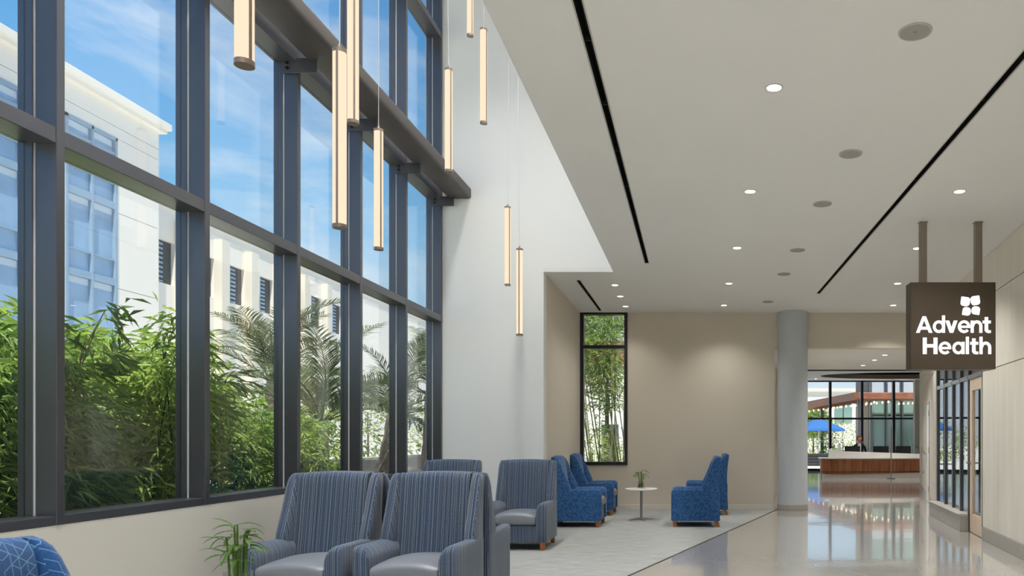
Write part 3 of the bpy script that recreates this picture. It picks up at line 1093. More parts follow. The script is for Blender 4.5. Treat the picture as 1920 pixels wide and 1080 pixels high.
for k, (x, y) in enumerate(((1.302, 4.383), (1.32, 6.267), (1.314, 7.603), (1.32, 9.47), (1.317, 10.85), (1.305, 13.05))):
    e = empty('ceiling_speaker', (x, y, ZC))
    tag(e, '%s round grey ceiling speaker of the row' % so[k], 'speaker', 'ceiling speakers')
    if sp0 is None:
        m = MB(); m.cyl(0, 0, -0.007, -0.001, 0.088, 40)
        g = m.build('grille', M_SPEAKER, e, smooth=40)
        m = MB()
        rg = lambda r, zz: [(r * math.cos(2 * math.pi * q / 40), r * math.sin(2 * math.pi * q / 40), zz) for q in range(40)]
        m.loft([rg(0.098, -0.0003), rg(0.096, -0.008), rg(0.088, -0.008), rg(0.088, -0.0003)], cap=False)
        t_ = m.build('rim', M_TRIM, e, smooth=40)
        m = MB(); m.cyl(0, 0, -0.009, -0.007, 0.006, 10)
        b_ = m.build('badge', M_CHROME, e)
        sp0 = (g, t_, b_)
    else:
        for q in sp0:
            share(q, e)

# ------------------------------------------------------------------ pendants
PL, PR = 1.05, 0.039
pl = [
    (-1.93, 3.21, 2.95, 'tube pendant at top left, nearest and widest, cut by the frame'),
    (-2.08, 4.39, 2.585, 'long tube pendant shown whole in front of the steel beam'),
    (-2.37, 5.20, 3.54, 'tube pendant just right of the long whole one, top cut off'),
    (-2.74, 6.50, 2.99, 'tube pendant hanging just below the steel beam in front of the glass'),
    (-2.49, 7.60, 4.06, 'tube pendant ending at the far end of the steel beam'),
    (-2.72, 9.10, 6.25, 'topmost small tube pendant against the white wall'),
    (-2.32, 8.26, 4.83, 'tube pendant whole against the white wall beside the ceiling edge'),
    (-2.47, 9.93, 3.38, 'smallest tube pendant low on the white wall, left of the lowest'),
    (-2.10, 9.02, 2.59, 'lowest tube pendant on the white wall nearest the seating bay'),
    (-2.75, 1.6, 3.6, 'tube pendant overhead left of the picture'),
]
pp0 = None
for k, (x, y, zb, lb_) in enumerate(pl):
    e = empty('tube_pendant', (x, y, zb))
    e.rotation_euler = (0, 0, R(random.choice((25, -20, 40, 10))))
    tag(e, lb_, 'pendant lamp', 'tube pendants in the tall space')
    if pp0 is None:
        n = 28
        a0, a1 = 10, 350
        m = MB(); m.cyl(0, 0, 0.022, PL - 0.022, PR - 0.001, 32)
        dif = m.build('diffuser', M_PEND, e, smooth=40)
        m = MB(); m.cyl(0, 0, 0.0, 0.022, PR + 0.001, 32)
        c1 = m.build('end_cap', M_PMET, e, smooth=40)
        m = MB(); m.lathe(0, 0, [(PR + 0.001, PL - 0.022), (PR + 0.001, PL), (0.012, PL + 0.012), (0.006, PL + 0.035)], 32)
        c2 = m.build('top_cap', M_PMET, e, smooth=40)
        m = MB()
        for a in (-65, 115):
            r0, r1 = PR - 0.004, PR + 0.002
            rg = [(math.cos(R(a + da)) * r, math.sin(R(a + da)) * r) for da, r in ((-9, r0), (-9, r1), (0, r1 + 0.001), (9, r1), (9, r0))]
            m.loft([[(u, v, 0.02) for u, v in rg], [(u, v, PL - 0.02) for u, v in rg]])
        c3 = m.build('spine', M_PMET, e)
        pp0 = (dif, c1, c2, c3)
    else:
        for q in pp0:
            share(q, e)
    bow = 0.012 * (k % 3)
    h = ZT - zb
    pts = [(bow * math.sin(math.pi * s / 8) * (1 if k % 2 else -1), 0, PL + 0.03 + (h - PL - 0.03) * s / 8) for s in range(9)]
    MB().tube(pts, 0.0025, 6).build('cord', M_CORD, e)
    MB().cyl(0, 0, h - 0.03, h, 0.05, 20).build('canopy', M_PMET, e)

# ------------------------------------------------------------------ hanging sign
sg = empty('hanging_sign', (2.378, 8.17, 2.108))
tag(sg, 'square brown hanging sign with white lettering and four petal mark', 'sign')
SWI, SHE, SDE = 0.933, 0.952, 0.19
bx('sign_box', (0, SWI, 0.004, SDE - 0.004, 0, SHE), M_SIGN, sg, bevel=0.004)
bx('face_panel', (0.003, SWI - 0.003, 0, 0.004, 0.003, SHE - 0.003), M_SIGN, sg)
bx('face_panel', (0.003, SWI - 0.003, SDE - 0.004, SDE, 0.003, SHE - 0.003), M_SIGN, sg)
for x in (0.162, 0.772):
    p = bx('post', (x - 0.037, x + 0.037, 0.06, 0.13, SHE, ZC - 2.108), M_SIGNP, sg, bevel=0.003)
    bx('ceiling_plate', (x - 0.045, x + 0.045, 0.052, 0.138, ZC - 2.108 - 0.006, ZC - 2.108), M_SIGNP, p)

def prism(m, pts, y0, y1):
    n = len(pts)
    m.add([(x, y0, z) for x, z in pts] + [(x, y1, z) for x, z in pts],
          [tuple(range(n)), tuple(range(n, 2 * n))[::-1]] + [(i, (i + 1) % n, n + (i + 1) % n, n + i) for i in range(n)])

def arc(m, cx_, cz, rx, rz, t, a0, a1, S, ox, oz, n=26):
    out = [(cx_ + rx * math.cos(R(a0 + (a1 - a0) * k / n)), cz + rz * math.sin(R(a0 + (a1 - a0) * k / n))) for k in range(n + 1)]
    inn = [(cx_ + (rx - t) * math.cos(R(a0 + (a1 - a0) * k / n)), cz + (rz - t) * math.sin(R(a0 + (a1 - a0) * k / n))) for k in range(n + 1)]
    for k in range(n):
        q = [out[k], out[k + 1], inn[k + 1], inn[k]]
        prism(m, [(ox + S * x, oz + S * z) for x, z in q], -0.006, 0.0)

def rc(m, x0, x1, z0, z1, S, ox, oz):
    prism(m, [(ox + S * x, oz + S * z) for x, z in ((x0, z0), (x1, z0), (x1, z1), (x0, z1))], -0.006, 0.0)

def pg(m, pts, S, ox, oz):
    prism(m, [(ox + S * x, oz + S * z) for x, z in pts], -0.006, 0.0)

def letter(ch, S, ox, oz):
    m = MB()
    T = 0.182
    if ch == 'A':
        pg(m, [(0, 0), (0.22, 0), (0.59, 1.0), (0.40, 1.0)], S, ox, oz)
        pg(m, [(0.78, 0), (1.0, 0), (0.60, 1.0), (0.41, 1.0)], S, ox, oz)
        rc(m, 0.22, 0.78, 0.19, 0.37, S, ox, oz); w = 1.0
    elif ch == 'd':
        arc(m, 0.36, 0.37, 0.36, 0.38, 0.168, 0, 360, S, ox, oz, 40)
        rc(m, 0.553, 0.735, 0, 1.05, S, ox, oz); w = 0.735
    elif ch == 'v':
        pg(m, [(0, 0.74), (0.225, 0.74), (0.47, 0.0), (0.26, 0.0)], S, ox, oz)
        pg(m, [(0.73, 0.74), (0.505, 0.74), (0.26, 0.0), (0.47, 0.0)], S, ox, oz); w = 0.73
    elif ch == 'e':
        arc(m, 0.375, 0.37, 0.375, 0.385, 0.166, 0, 318, S, ox, oz, 40)
        rc(m, 0.12, 0.748, 0.295, 0.43, S, ox, oz); w = 0.75
    elif ch in 'nh':
        rc(m, 0, T, 0, 0.74 if ch == 'n' else 1.05, S, ox, oz)
        arc(m, 0.37, 0.39, 0.335, 0.365, 0.178, 0, 180, S, ox, oz)
        rc(m, 0.523, 0.705, 0, 0.40, S, ox, oz); w = 0.705
    elif ch == 't':
        rc(m, 0.12, 0.325, 0.12, 0.95, S, ox, oz)
        rc(m, 0, 0.49, 0.57, 0.74, S, ox, oz)
        arc(m, 0.34, 0.215, 0.22, 0.225, 0.2, 180, 280, S, ox, oz)
        rc(m, 0.34, 0.49, -0.01, 0.155, S, ox, oz); w = 0.49
    elif ch == 'H':
        rc(m, 0, 0.235, 0, 1, S, ox, oz); rc(m, 0.65, 0.885, 0, 1, S, ox, oz)
        rc(m, 0.2, 0.7, 0.4, 0.6, S, ox, oz); w = 0.885
    elif ch == 'a':
        arc(m, 0.36, 0.37, 0.36, 0.38, 0.168, 0, 360, S, ox, oz, 40)
        rc(m, 0.553, 0.735, 0, 0.74, S, ox, oz); w = 0.735
    elif ch == 'l':
        rc(m, 0, T, 0, 1.05, S, ox, oz); w = T
    return m, w

for word, ox, oz, wid in (('Advent', 0.057, 0.397, 0.819), ('Health', 0.132, 0.164, 0.748)):
    S = 0.181
    tot = sum(letter(c, 1, 0, 0)[1] for c in word)
    gap = (wid / S - tot) / (len(word) - 1)
    x = 0
    for c in word:
        m, w = letter(c, S, ox + x * S, oz)
        lo = m.build('letter', M_LETTER, sg)
        lo['label'] = 'white letter %s' % c
        x += w + gap

def petal(ang, sx, sz):
    """rounded square leaf with one sharp outer corner"""
    m = MB()
    s = 0.050 if sz > 0.69 else 0.045
    pts = []
    for (qx, qz, rad) in ((-s, -s, 0.036), (s, -s, 0.032), (s, s, 0.006), (-s, s, 0.032)):
        cxx = qx - math.copysign(rad, qx); czz = qz - math.copysign(rad, qz)
        a_s = {(-1, -1): 180, (1, -1): 270, (1, 1): 0, (-1, 1): 90}[(int(math.copysign(1, qx)), int(math.copysign(1, qz)))]
        for k in range(8):
            a = R(a_s + 90 * k / 7)
            pts.append((cxx + rad * math.cos(a), czz + rad * math.sin(a)))
    ca, sa = math.cos(R(ang)), math.sin(R(ang))
    pts = [(sx + ca * x - sa * z, sz + sa * x + ca * z) for x, z in pts]
    prism(m, pts, -0.006, 0.0)
    return m.build('petal', M_LETTER, sg)
LX, LZ = 0.655, 0.692
for ang, dx, dz in ((8, 0.051, 0.058), (82, -0.058, 0.047), (172, -0.044, -0.060), (262, 0.056, -0.050)):
    petal(ang, LX + dx, LZ + dz)

# ------------------------------------------------------------------ wing chairs
def rounded(pts):
    return pts

def make_chair(fab, seat_mat):
    e = empty('wing_chair')
    D = 0.38
    m = MB().box(-0.245, 0.245, 0.025 - D, 0.70 - D, 0.094, 0.30)
    m.build('base_frame', fab, e, bevel=0.012, segs=3)
    # arms
    for s in (-1, 1):
        rings = []
        prof = [(0.0, 0.525, 0.02), (0.008, 0.548, 0.006), (0.03, 0.566, 0.0), (0.07, 0.575, 0.0), (0.20, 0.573, 0), (0.35, 0.570, 0), (0.48, 0.567, 0),
                (0.62, 0.560, 0), (0.715, 0.552, 0), (0.730, 0.540, 0.01)]
        for dd, h, ins in prof:
            xo, xi, zb = 0.37 - ins, 0.245 + ins * 0.3, 0.094 + ins * 0.5
            r = [(xo, zb), (xo, 0.33), (xo, h - 0.018), (xo - 0.006, h - 0.005), (xo - 0.02, h)]
            for k in range(1, 8):
                a = R(90 + 90 * k / 7)
                r.append((xi + 0.085 + 0.085 * math.cos(a), h - 0.095 + 0.095 * math.sin(a)))
            r += [(xi, 0.33), (xi, zb)]
            rings.append([(s * x, dd - D + (0.012 if z < 0.2 and dd > 0.7 else 0.0), z) for x, z in r])
        MB().loft(rings).build('arm', fab, e, smooth=50)
    # wings
    lev = [(0.545, 0.452, 0.728, 0), (0.60, 0.462, 0.722, 0), (0.68, 0.495, 0.722, 0), (0.77, 0.538, 0.727, 0), (0.86, 0.575, 0.734, 0), (0.94, 0.604, 0.744, 0),
           (1.0, 0.632, 0.752, 0.002), (1.035, 0.655, 0.757, 0.006), (1.055, 0.68, 0.755, 0.012), (1.064, 0.70, 0.742, 0.022)]
    for s in (-1, 1):
        rings = []
        for z, yf, yr, ins in lev:
            xo, xi = 0.368 - ins, 0.272 + ins * 0.4
            L = yr - yf
            r = [(xo, yr - 0.012), (xo, yf + min(0.05, L * 0.5)), (xo - 0.008, yf + min(0.018, L * 0.3)), (xo - 0.028, yf + 0.002), (xo - 0.05, yf),
                 (xi + 0.022, yf + min(0.02, L * 0.35)), (xi + 0.004, yf + min(0.055, L * 0.6)), (xi, yf + min(0.09, L * 0.75)), (xi, yr - 0.012), (xi + 0.01, yr), (xo - 0.01, yr)]
            rings.append([(s * x, y - D, z) for x, y in r])
        MB().loft(rings).build('wing', fab, e, smooth=60)
    # back
    lv = [(0.30, 0.545, 0.722), (0.44, 0.562, 0.715), (0.58, 0.586, 0.713), (0.72, 0.608, 0.720), (0.86, 0.628, 0.731), (0.98, 0.646, 0.743), (1.03, 0.656, 0.748), (1.058, 0.672, 0.744), (1.068, 0.695, 0.732)]
    rings = []
    for z, yf, yr in lv:
        r = []
        for k in range(9):
            x = -0.274 + 0.548 * k / 8
            c = 1 - (x / 0.274) ** 2
            top = 0.010 * c * max(0, (z - 0.98) / 0.09)
            r.append((x, yf - 0.022 * c - D, z + top))
        for k in range(9):
            x = 0.274 - 0.548 * k / 8
            c = 1 - (x / 0.274) ** 2
            top = 0.010 * c * max(0, (z - 0.98) / 0.09)
            r.append((x, yr - D, z + top))
        rings.append(r)
    MB().loft(rings).build('backrest', fab, e, smooth=50)
    # seat cushion
    rings = []
    for dd, zt_, zb, ins in ((-0.004, 0.405, 0.335, 0.012), (0.003, 0.425, 0.318, 0.003), (0.02, 0.438, 0.306, 0), (0.06, 0.447, 0.302, 0), (0.2, 0.456, 0.302, 0), (0.4, 0.458, 0.302, 0), (0.55, 0.446, 0.302, 0), (0.58, 0.43, 0.31, 0.004)):
        r = []
        W = 0.243 - ins
        for k in range(13):
            x = -W + 2 * W * k / 12
            c = 1 - (abs(x) / W) ** 2.6
            r.append((x, dd - D, zt_ - 0.026 + 0.034 * c))
        r += [(W, dd - D, zb + 0.02), (W - 0.02, dd - D, zb), (-W + 0.02, dd - D, zb), (-W, dd - D, zb + 0.02)]
        rings.append(r)
    MB().loft(rings).build('seat_cushion', seat_mat, e, smooth=55)
    for sx in (-1, 1):
        for dd, spl in ((0.055, 0.0), (0.685, 0.035)):
            t, b = 0.030, 0.023
            rings = [[(sx * 0.318 + u * b, dd - D + spl + v * b, 0.0) for u, v in ((-1, -1), (1, -1), (1, 1), (-1, 1))],
                     [(sx * 0.318 + u * t, dd - D + v * t, 0.096) for u, v in ((-1, -1), (1, -1), (1, 1), (-1, 1))]]
            MB().loft(rings).build('leg', M_LEG, e, bevel=0.003)
    return e

striped = make_chair(M_STRIPE, M_VINYL)
blue = make_chair(M_HEX, M_TAUPE)
def place(proto, first, x, y, rz, label, group):
    o = proto if first else copy_tree(proto)
    o.location = (x, y, ZCP)
    o.rotation_euler = (0, 0, R(rz))
    tag(o, label, 'armchair', group)
    return o
G1, G2 = 'striped wing chairs', 'blue wing chairs'
YC = 5.30 + 0.38
place(striped, True, -2.875, YC, 0, 'striped blue wing chair nearest the leafy plant at front left', G1)
place(striped, False, -2.06, YC, 0, 'striped blue wing chair at front, right one of the nearest pair', G1)
place(striped, False, -2.875, YC + 0.77, 180, 'striped wing chair turned away behind the front left chair', G1)
place(striped, False, -2.04, YC + 0.77, 180, 'striped wing chair turned away behind the front right chair', G1)
place(striped, False, -2.13, 8.92 + 0.38, 0, 'striped wing chair facing forward beside the blue side chairs', G1)
place(striped, False, -3.10, 8.92 + 0.38, 0, 'striped wing chair of which only the top shows by the window corner', G1)
place(blue, True, -1.395 - 0.375, 11.25 + 0.37, 90, 'blue wing chair facing right, nearer of the two by the narrow window', G2)
place(blue, False, -1.394 - 0.375, 13.0 + 0.37, 90, 'blue wing chair facing right under the narrow window', G2)
place(blue, False, -0.336 + 0.38, 11.3 + 0.37, -90, 'blue wing chair facing left in front of the small white table', G2)
place(blue, False, -0.13 + 0.38, 13.08 + 0.37, -90, 'blue wing chair facing left farthest back beside the back wall', G2)
place(blue, False, -1.555, 1.80, 90, 'blue lattice patterned wing chair cut off at the bottom left corner', G2)

# ------------------------------------------------------------------ small tables and lucky bamboo
def side_table(x, y, label):
    e = empty('side_table', (x, y, ZCP))
    tag(e, label, 'table', 'small round tables')
    MB().lathe(0, 0, [(0.255, 0.492), (0.268, 0.497), (0.27, 0.505), (0.27, 0.514), (0.265, 0.518)], 48).build('table_top', M_TABLE, e, smooth=40)
    MB().cyl(0, 0, 0.02, 0.492, 0.021, 20).build('post', M_CHROME, e, smooth=40)
    MB().cyl(0, 0, 0.0, 0.03, 0.04, 20, 0.028).build('hub', M_CHROME, e, smooth=40)
    f0 = None
    for k in range(4):
        if f0 is None:
            m = MB()
            m.loft([[(0.03, -0.018, 0.001), (0.03, 0.018, 0.001), (0.03, 0.018, 0.026), (0.03, -0.018, 0.026)],
                    [(0.21, -0.012, 0.0), (0.21, 0.012, 0.0), (0.21, 0.012, 0.010), (0.21, -0.012, 0.010)]])
            f0 = m.build('foot_spoke', M_CHROME, e)
            f0.rotation_euler = (0, 0, R(20))
        else:
            share(f0, e, None, R(20 + 90 * k))
    return e
side_table(-0.86, 12.35, 'small white round table with chrome foot before the back wall')
side_table(-2.44, 4.0, 'small white round table under the plant at front left')

def leaf_vf(m, base, dirv, length, width, droop, seg=5):
    base = Vector(base); d = Vector(dirv).normalized()
    side = d.cross(Vector((0, 0, 1)))
    if side.length < 0.05:
        side = Vector((1, 0, 0))
    side.normalize()
    v, f = [], []
    p = base.copy()
    for k in range(seg + 1):
        t = k / seg
        w = width * (math.sin(math.pi * min(1, t * 0.93 + 0.07)) ** 0.8) * 0.5
        up = side.cross(d).normalized()
        v += [tuple(p - side * w + up * w * 0.35), tuple(p), tuple(p + side * w + up * w * 0.35)]
        d = (d + Vector((0, 0, -droop / seg))).normalized()
        p = p + d * (length / seg)
    for k in range(seg):
        a = k * 3
        f += [(a, a + 1, a + 4, a + 3), (a + 1, a + 2, a + 5, a + 4)]
    m.add(v, f)

def lucky_bamboo(x, y, z, label, seed, h=0.26, wv=0.062, nst=7, leafs=5):
    rnd = random.Random(seed)
    e = empty('lucky_bamboo', (x, y, z))
    tag(e, label, 'plant', 'lucky bamboo plants')
    prof_o = [(wv * 0.92, 0.0), (wv, 0.01), (wv, 0.105)]
    m = MB()
    n = 28
    rg = lambda r, zz: [(r * math.cos(2 * math.pi * k / n), r * math.sin(2 * math.pi * k / n), zz) for k in range(n)]
    m.loft([rg(wv * 0.9, 0.012), rg(wv * 0.92, 0.001), rg(wv, 0.006), rg(wv, 0.11), rg(wv - 0.004, 0.11), rg(wv - 0.004, 0.012), ], cap=False)
    m.add(rg(wv - 0.004, 0.012), [tuple(range(n))])
    m.build('vase', M_VASE, e, smooth=40)
    m = MB()
    for k in range(46):
        a, r_, zz = rnd.uniform(0, 6.28), math.sqrt(rnd.random()) * (wv - 0.016), rnd.uniform(0.022, 0.072)
        s = rnd.uniform(0.007, 0.011)
        cxx, cyy = r_ * math.cos(a), r_ * math.sin(a)
        m.lathe(cxx, cyy, [(s * 0.4, zz - s * 0.8), (s, zz - s * 0.2), (s * 0.9, zz + s * 0.4), (s * 0.3, zz + s * 0.8)], 6)
    rt = m.build('pebbles', M_ROOT, e)
    rt['kind'] = 'stuff'
    for k in range(nst):
        a = 6.28 * k / nst + rnd.uniform(-0.3, 0.3)
        r_ = rnd.uniform(0.012, wv * 0.62)
        bx_, by_ = r_ * math.cos(a), r_ * math.sin(a)
        hh = h * rnd.uniform(0.55, 1.05)
        lean = rnd.uniform(0.0, 0.12)
        pts, rad = [], []
        ns = 14
        for q in range(ns + 1):
            t = q / ns
            pts.append((bx_ + lean * math.cos(a) * hh * t * t, by_ + lean * math.sin(a) * hh * t * t, 0.02 + (0.08 + hh) * t))
            rad.append((0.0068 - 0.002 * t) * (1.18 if q % 3 == 0 else 1.0))
        st = MB().tube(pts, rad, 8).build('stalk', M_STALK, e, smooth=60)
        top = Vector(pts[-1])
        for q in range(leafs):
            b = a + rnd.uniform(-1.9, 1.9)
            t = rnd.choice((1.0, 1.0, 0.93, 0.8, 0.68))
            base = Vector(pts[int(t * ns)])
            m = MB()
            leaf_vf(m, base, (math.cos(b), math.sin(b), rnd.uniform(0.1, 1.2)), rnd.uniform(0.09, 0.17), rnd.uniform(0.022, 0.032), rnd.uniform(0.6, 2.0), 5)
            m.build('leaf', M_LEAFL, st, smooth=80)
    return e
lucky_bamboo(-2.44, 4.0, 0.518 + ZCP + 0.0005, 'green lucky bamboo in a glass vase beside the front left chair', 5, h=0.25, wv=0.072, nst=8)
lucky_bamboo(-0.87, 12.35, 0.518 + ZCP + 0.0005, 'small lucky bamboo in a vase on the round table by the back wall', 9, h=0.19, wv=0.056, nst=5, leafs=4)

# ------------------------------------------------------------------ reception desk and what stands on it
DKX, DKY = 4.37, 25.2
dk = empty('reception_desk', (DKX, DKY, 0))
tag(dk, 'curved reception desk with walnut front and white top', 'desk')
def plan(off=0.0, n=40):
    """outline of the curved front, left nose then gently bowed front to the right end"""
    pts = []
    for k in range(13):
        a = R(150 + 120 * k / 12)            # 150..270 degrees
        pts.append((0.62 + (0.62 - off) * math.cos(a), 0.62 + (0.62 - off) * math.sin(a)))
    for k in range(1, 23):
        t = k / 22
        pts.append((0.62 + 4.4 * t, off + 0.55 * t * t))
    return pts
def band(nm, off0, off1, z0f, z1f, mat, thick=0.06):
    P0, P1 = plan(off0), plan(off1)
    I0, I1 = plan(off0 + thick), plan(off1 + thick)
    rings = []
    for k in range(len(P0)):
        t = k / (len(P0) - 1)
        rings.append([(P0[k][0], P0[k][1], z0f(t)), (P1[k][0], P1[k][1], z1f(t)), (I1[k][0], I1[k][1], z1f(t)), (I0[k][0], I0[k][1], z0f(t))])
    return MB().loft(rings).build(nm, mat, dk, smooth=35)
zwb = lambda t: 0.13 + 0.10 * max(0, (t - 0.35) / 0.65) ** 1.2
band('plinth', 0.10, 0.10, lambda t: 0.001, lambda t: zwb(t) + 0.03, M_WHITE)
band('wood_front', 0.03, 0.0, zwb, lambda t: 0.655, M_DESKW)
band('wood_groove', 0.012, 0.004, lambda t: 0.20 + 0.02 * t, lambda t: 0.212 + 0.02 * t, M_BLACK, 0.05)
band('counter_ledge', -0.05, -0.05, lambda t: 0.657, lambda t: 0.695, M_WHITE, 0.45)
band('upper_screen', 0.30, 0.34, lambda t: 0.695, lambda t: 0.72 + 0.27 * max(0.0, 1 - t * 0.95) ** 0.8, M_WHITE, 0.05)
DPOST = empty('queue_post', (6.62, 25.0, 0))
MB().cyl(0, 0, 0.001, 1.75, 0.02, 12).build('pole', M_CHROME, DPOST)
MB().cyl(0, 0, 0.0, 0.012, 0.14, 24).build('foot', M_DARK, DPOST)
tag(DPOST, 'thin upright metal post in front of the reception desk', 'post')

def monitor(x, y, label, rz=0):
    e = empty('monitor', (x, y, 0.722), rz)
    tag(e, label, 'monitor', 'monitors on the reception desk')
    bx('screen', (-0.27, 0.27, 0, 0.04, 0.05, 0.36), M_SCREEN, e, bevel=0.006)
    bx('stand', (-0.03, 0.03, 0.04, 0.07, 0.0, 0.25), M_DARK, e)
    bx('foot', (-0.12, 0.12, -0.06, 0.12, 0.0, 0.012), M_DARK, e)
wk = bx('work_surface', (0.7, 4.9, 0.66, 1.25, 0.69, 0.722), M_WHITE, dk)
bx('support_panel', (0.9, 0.95, 0.7, 1.2, 0.0, 0.69), M_WHITE, dk)
bx('support_panel', (4.6, 4.65, 0.8, 1.2, 0.0, 0.69), M_WHITE, dk)
monitor(5.55, 26.05, 'grey monitor on the desk left of the seated person')
monitor(6.55, 26.05, 'dark monitor on the desk right of the seated person')
monitor(7.35, 26.15, 'dark monitor farther right on the reception desk')
cd = empty('card_stand', (5.12, 25.98, 0.722), R(20))
m = MB(); m.add([(-0.12, 0, 0), (0.12, 0, 0), (0.04, 0.08, 0.42), (-0.04, 0.08, 0.42), (-0.12, 0.01, 0), (0.12, 0.01, 0), (0.04, 0.09, 0.42), (-0.04, 0.09, 0.42)],
                [(0, 1, 2, 3), (4, 7, 6, 5), (0, 4, 5, 1), (1, 5, 6, 2), (2, 6, 7, 3), (3, 7, 4, 0)])
m.build('card', M_PAPER, cd)
bx('easel_leg', (-0.01, 0.01, 0.09, 0.13, 0.0, 0.38), M_DARK, cd)
tag(cd, 'pale tapered card stand at the left of the reception desk', 'card stand')

def potted(name, x, y, z, label, pot_r, pot_h, leaf_n, leaf_l, petal=None, seed=1, cat='plant'):
    rnd = random.Random(seed)
    e = empty(name, (x, y, z))
    tag(e, label, cat)
    MB().lathe(0, 0, [(pot_r * 0.7, 0.0), (pot_r, pot_h), (pot_r * 0.9, pot_h), (pot_r * 0.85, pot_h - 0.02)], 20).build('pot', M_POT, e, smooth=40)
    for k in range(leaf_n):
        m = MB()
        a = rnd.uniform(0, 6.28)
        leaf_vf(m, (0.02 * math.cos(a), 0.02 * math.sin(a), pot_h - 0.01), (math.cos(a), math.sin(a), rnd.uniform(0.6, 2.5)), leaf_l * rnd.uniform(0.6, 1.1), leaf_l * 0.16, rnd.uniform(0.4, 1.4))
        m.build('leaf', M_LEAFL, e, smooth=80)
    if petal:
        for q in range(2):
            a = rnd.uniform(0, 6.28)
            pts = [(0.1 * t * math.cos(a), 0.1 * t * math.sin(a), pot_h + 0.34 * t - 0.06 * t * t) for t in [i / 6 for i in range(7)]]
            st = MB().tube(pts, 0.004, 6).build('flower_stem', M_STALK, e)
            for w in range(5):
                c = Vector(pts[2 + w % 5]) + Vector((rnd.uniform(-.05, .05), rnd.uniform(-.05, .05), rnd.uniform(-.03, .04)))
                m = MB()
                for pz in range(5):
                    b = 6.28 * pz / 5
                    leaf_vf(m, c, (math.cos(b), -0.6, math.sin(b)), 0.05, 0.035, 0.2, 3)
                m.build('blossom', petal, st, smooth=80)
    return e
potted('orchid', 6.15, 27.75, 0.001, 'white orchid behind the head of the seated person', 0.16, 0.9, 9, 0.4, M_PETAL, 3)
potted('potted_plant', 8.05, 26.25, 0.722, 'dark potted plant at the right of the reception desk', 0.14, 0.2, 22, 0.34, None, 4)
potted('orchid', 8.5, 26.1, 0.722, 'pink orchid at the right end of the reception desk', 0.08, 0.14, 8, 0.22, M_PETALP, 6)
potted('potted_plant', 5.2, 26.3, 0.722, 'small dark leaved plant beside the card stand on the desk', 0.05, 0.1, 14, 0.26, None, 8)

# office chair and seated person behind the desk
oc = empty('office_chair', (5.98, 26.95, 0.0))
tag(oc, 'black office chair under the seated person at reception', 'chair')
bx('seat', (-0.25, 0.25, -0.25, 0.25, 0.50, 0.57), M_CLOTH, oc, bevel=0.02)
bx('backrest', (-0.22, 0.22, 0.25, 0.31, 0.62, 1.05), M_CLOTH, oc, bevel=0.02)
MB().cyl(0, 0, 0.06, 0.50, 0.03, 12).build('post', M_CHROME, oc)
MB().tube([(0, 0.2, 0.52), (0, 0.29, 0.52), (0, 0.29, 0.7)], 0.02, 8).build('back_strut', M_DARK, oc)
for k in range(5):
    a = R(72 * k)
    MB().tube([(0, 0, 0.09), (0.28 * math.cos(a), 0.28 * math.sin(a), 0.05)], [0.03, 0.02], 8).build('leg', M_DARK, oc)
pe = empty('person', (5.98, 26.95, 0.0))
tag(pe, 'person in black jacket seated behind the reception desk, head bowed', 'person')
def skin_body():
    V = [(0, 0, 0.64), (0, 0.03, 0.82), (0, 0.02, 1.0), (0, 0.0, 1.10), (0, -0.03, 1.17), (0, -0.05, 1.22), (0, -0.075, 1.29), (0, -0.09, 1.36), (0, -0.08, 1.41)]
    Rr = [(.17, .12), (.145, .10), (.165, .105), (.12, .085), (.052, .052), (.05, .05), (.078, .09), (.082, .098), (.05, .06)]
    E = [(i, i + 1) for i in range(8)]
    def chain(st, pts, rads):
        prev = st
        for p, r in zip(pts, rads):
            V.append(p); Rr.append((r, r)); E.append((prev, len(V) - 1)); prev = len(V) - 1
        return prev
    for s in (-1, 1):
        el = chain(3, [(s * .10, 0.0, 1.09), (s * .19, 0.0, 1.06), (s * .235, -.05, .88), (s * .22, -.12, .79), (s * .17, -.30, .775), (s * .15, -.37, .775)], [.07, .062, .046, .042, .033, .028])
        for q in range(4):
            chain(el, [(s * (.175 - .018 * q), -.42, .775), (s * (.178 - .020 * q), -.45 - .006 * (q in (1, 2)), .768), (s * (.178 - .02 * q), -.475, .757)], [.009, .0085, .007])
        chain(el, [(s * .115, -.385, .77), (s * .10, -.41, .762)], [.010, .008])
        chain(0, [(s * .10, -.04, .63), (s * .12, -.25, .64), (s * .125, -.44, .64), (s * .125, -.47, .42), (s * .125, -.46, .12), (s * .125, -.52, .05), (s * .125, -.62, .035)], [.10, .085, .062, .055, .042, .04, .03])
    me = bpy.data.meshes.new('body')
    me.from_pydata(V, E, [])
    ob = bpy.data.objects.new('body', me)
    COL.objects.link(ob)
    sm = ob.modifiers.new('skin', 'SKIN')
    lay = me.skin_vertices[0] if me.skin_vertices else None
    if lay is None:
        bpy.context.view_layer.objects.active = ob
        ob.select_set(True)
        bpy.ops.mesh.customdata_skin_add()
        lay = me.skin_vertices[0]
    for i, r in enumerate(Rr):
        lay.data[i].radius = r
    lay.data[0].use_root = True
    ss = ob.modifiers.new('sub', 'SUBSURF'); ss.levels = 1; ss.render_levels = 2
    return ob
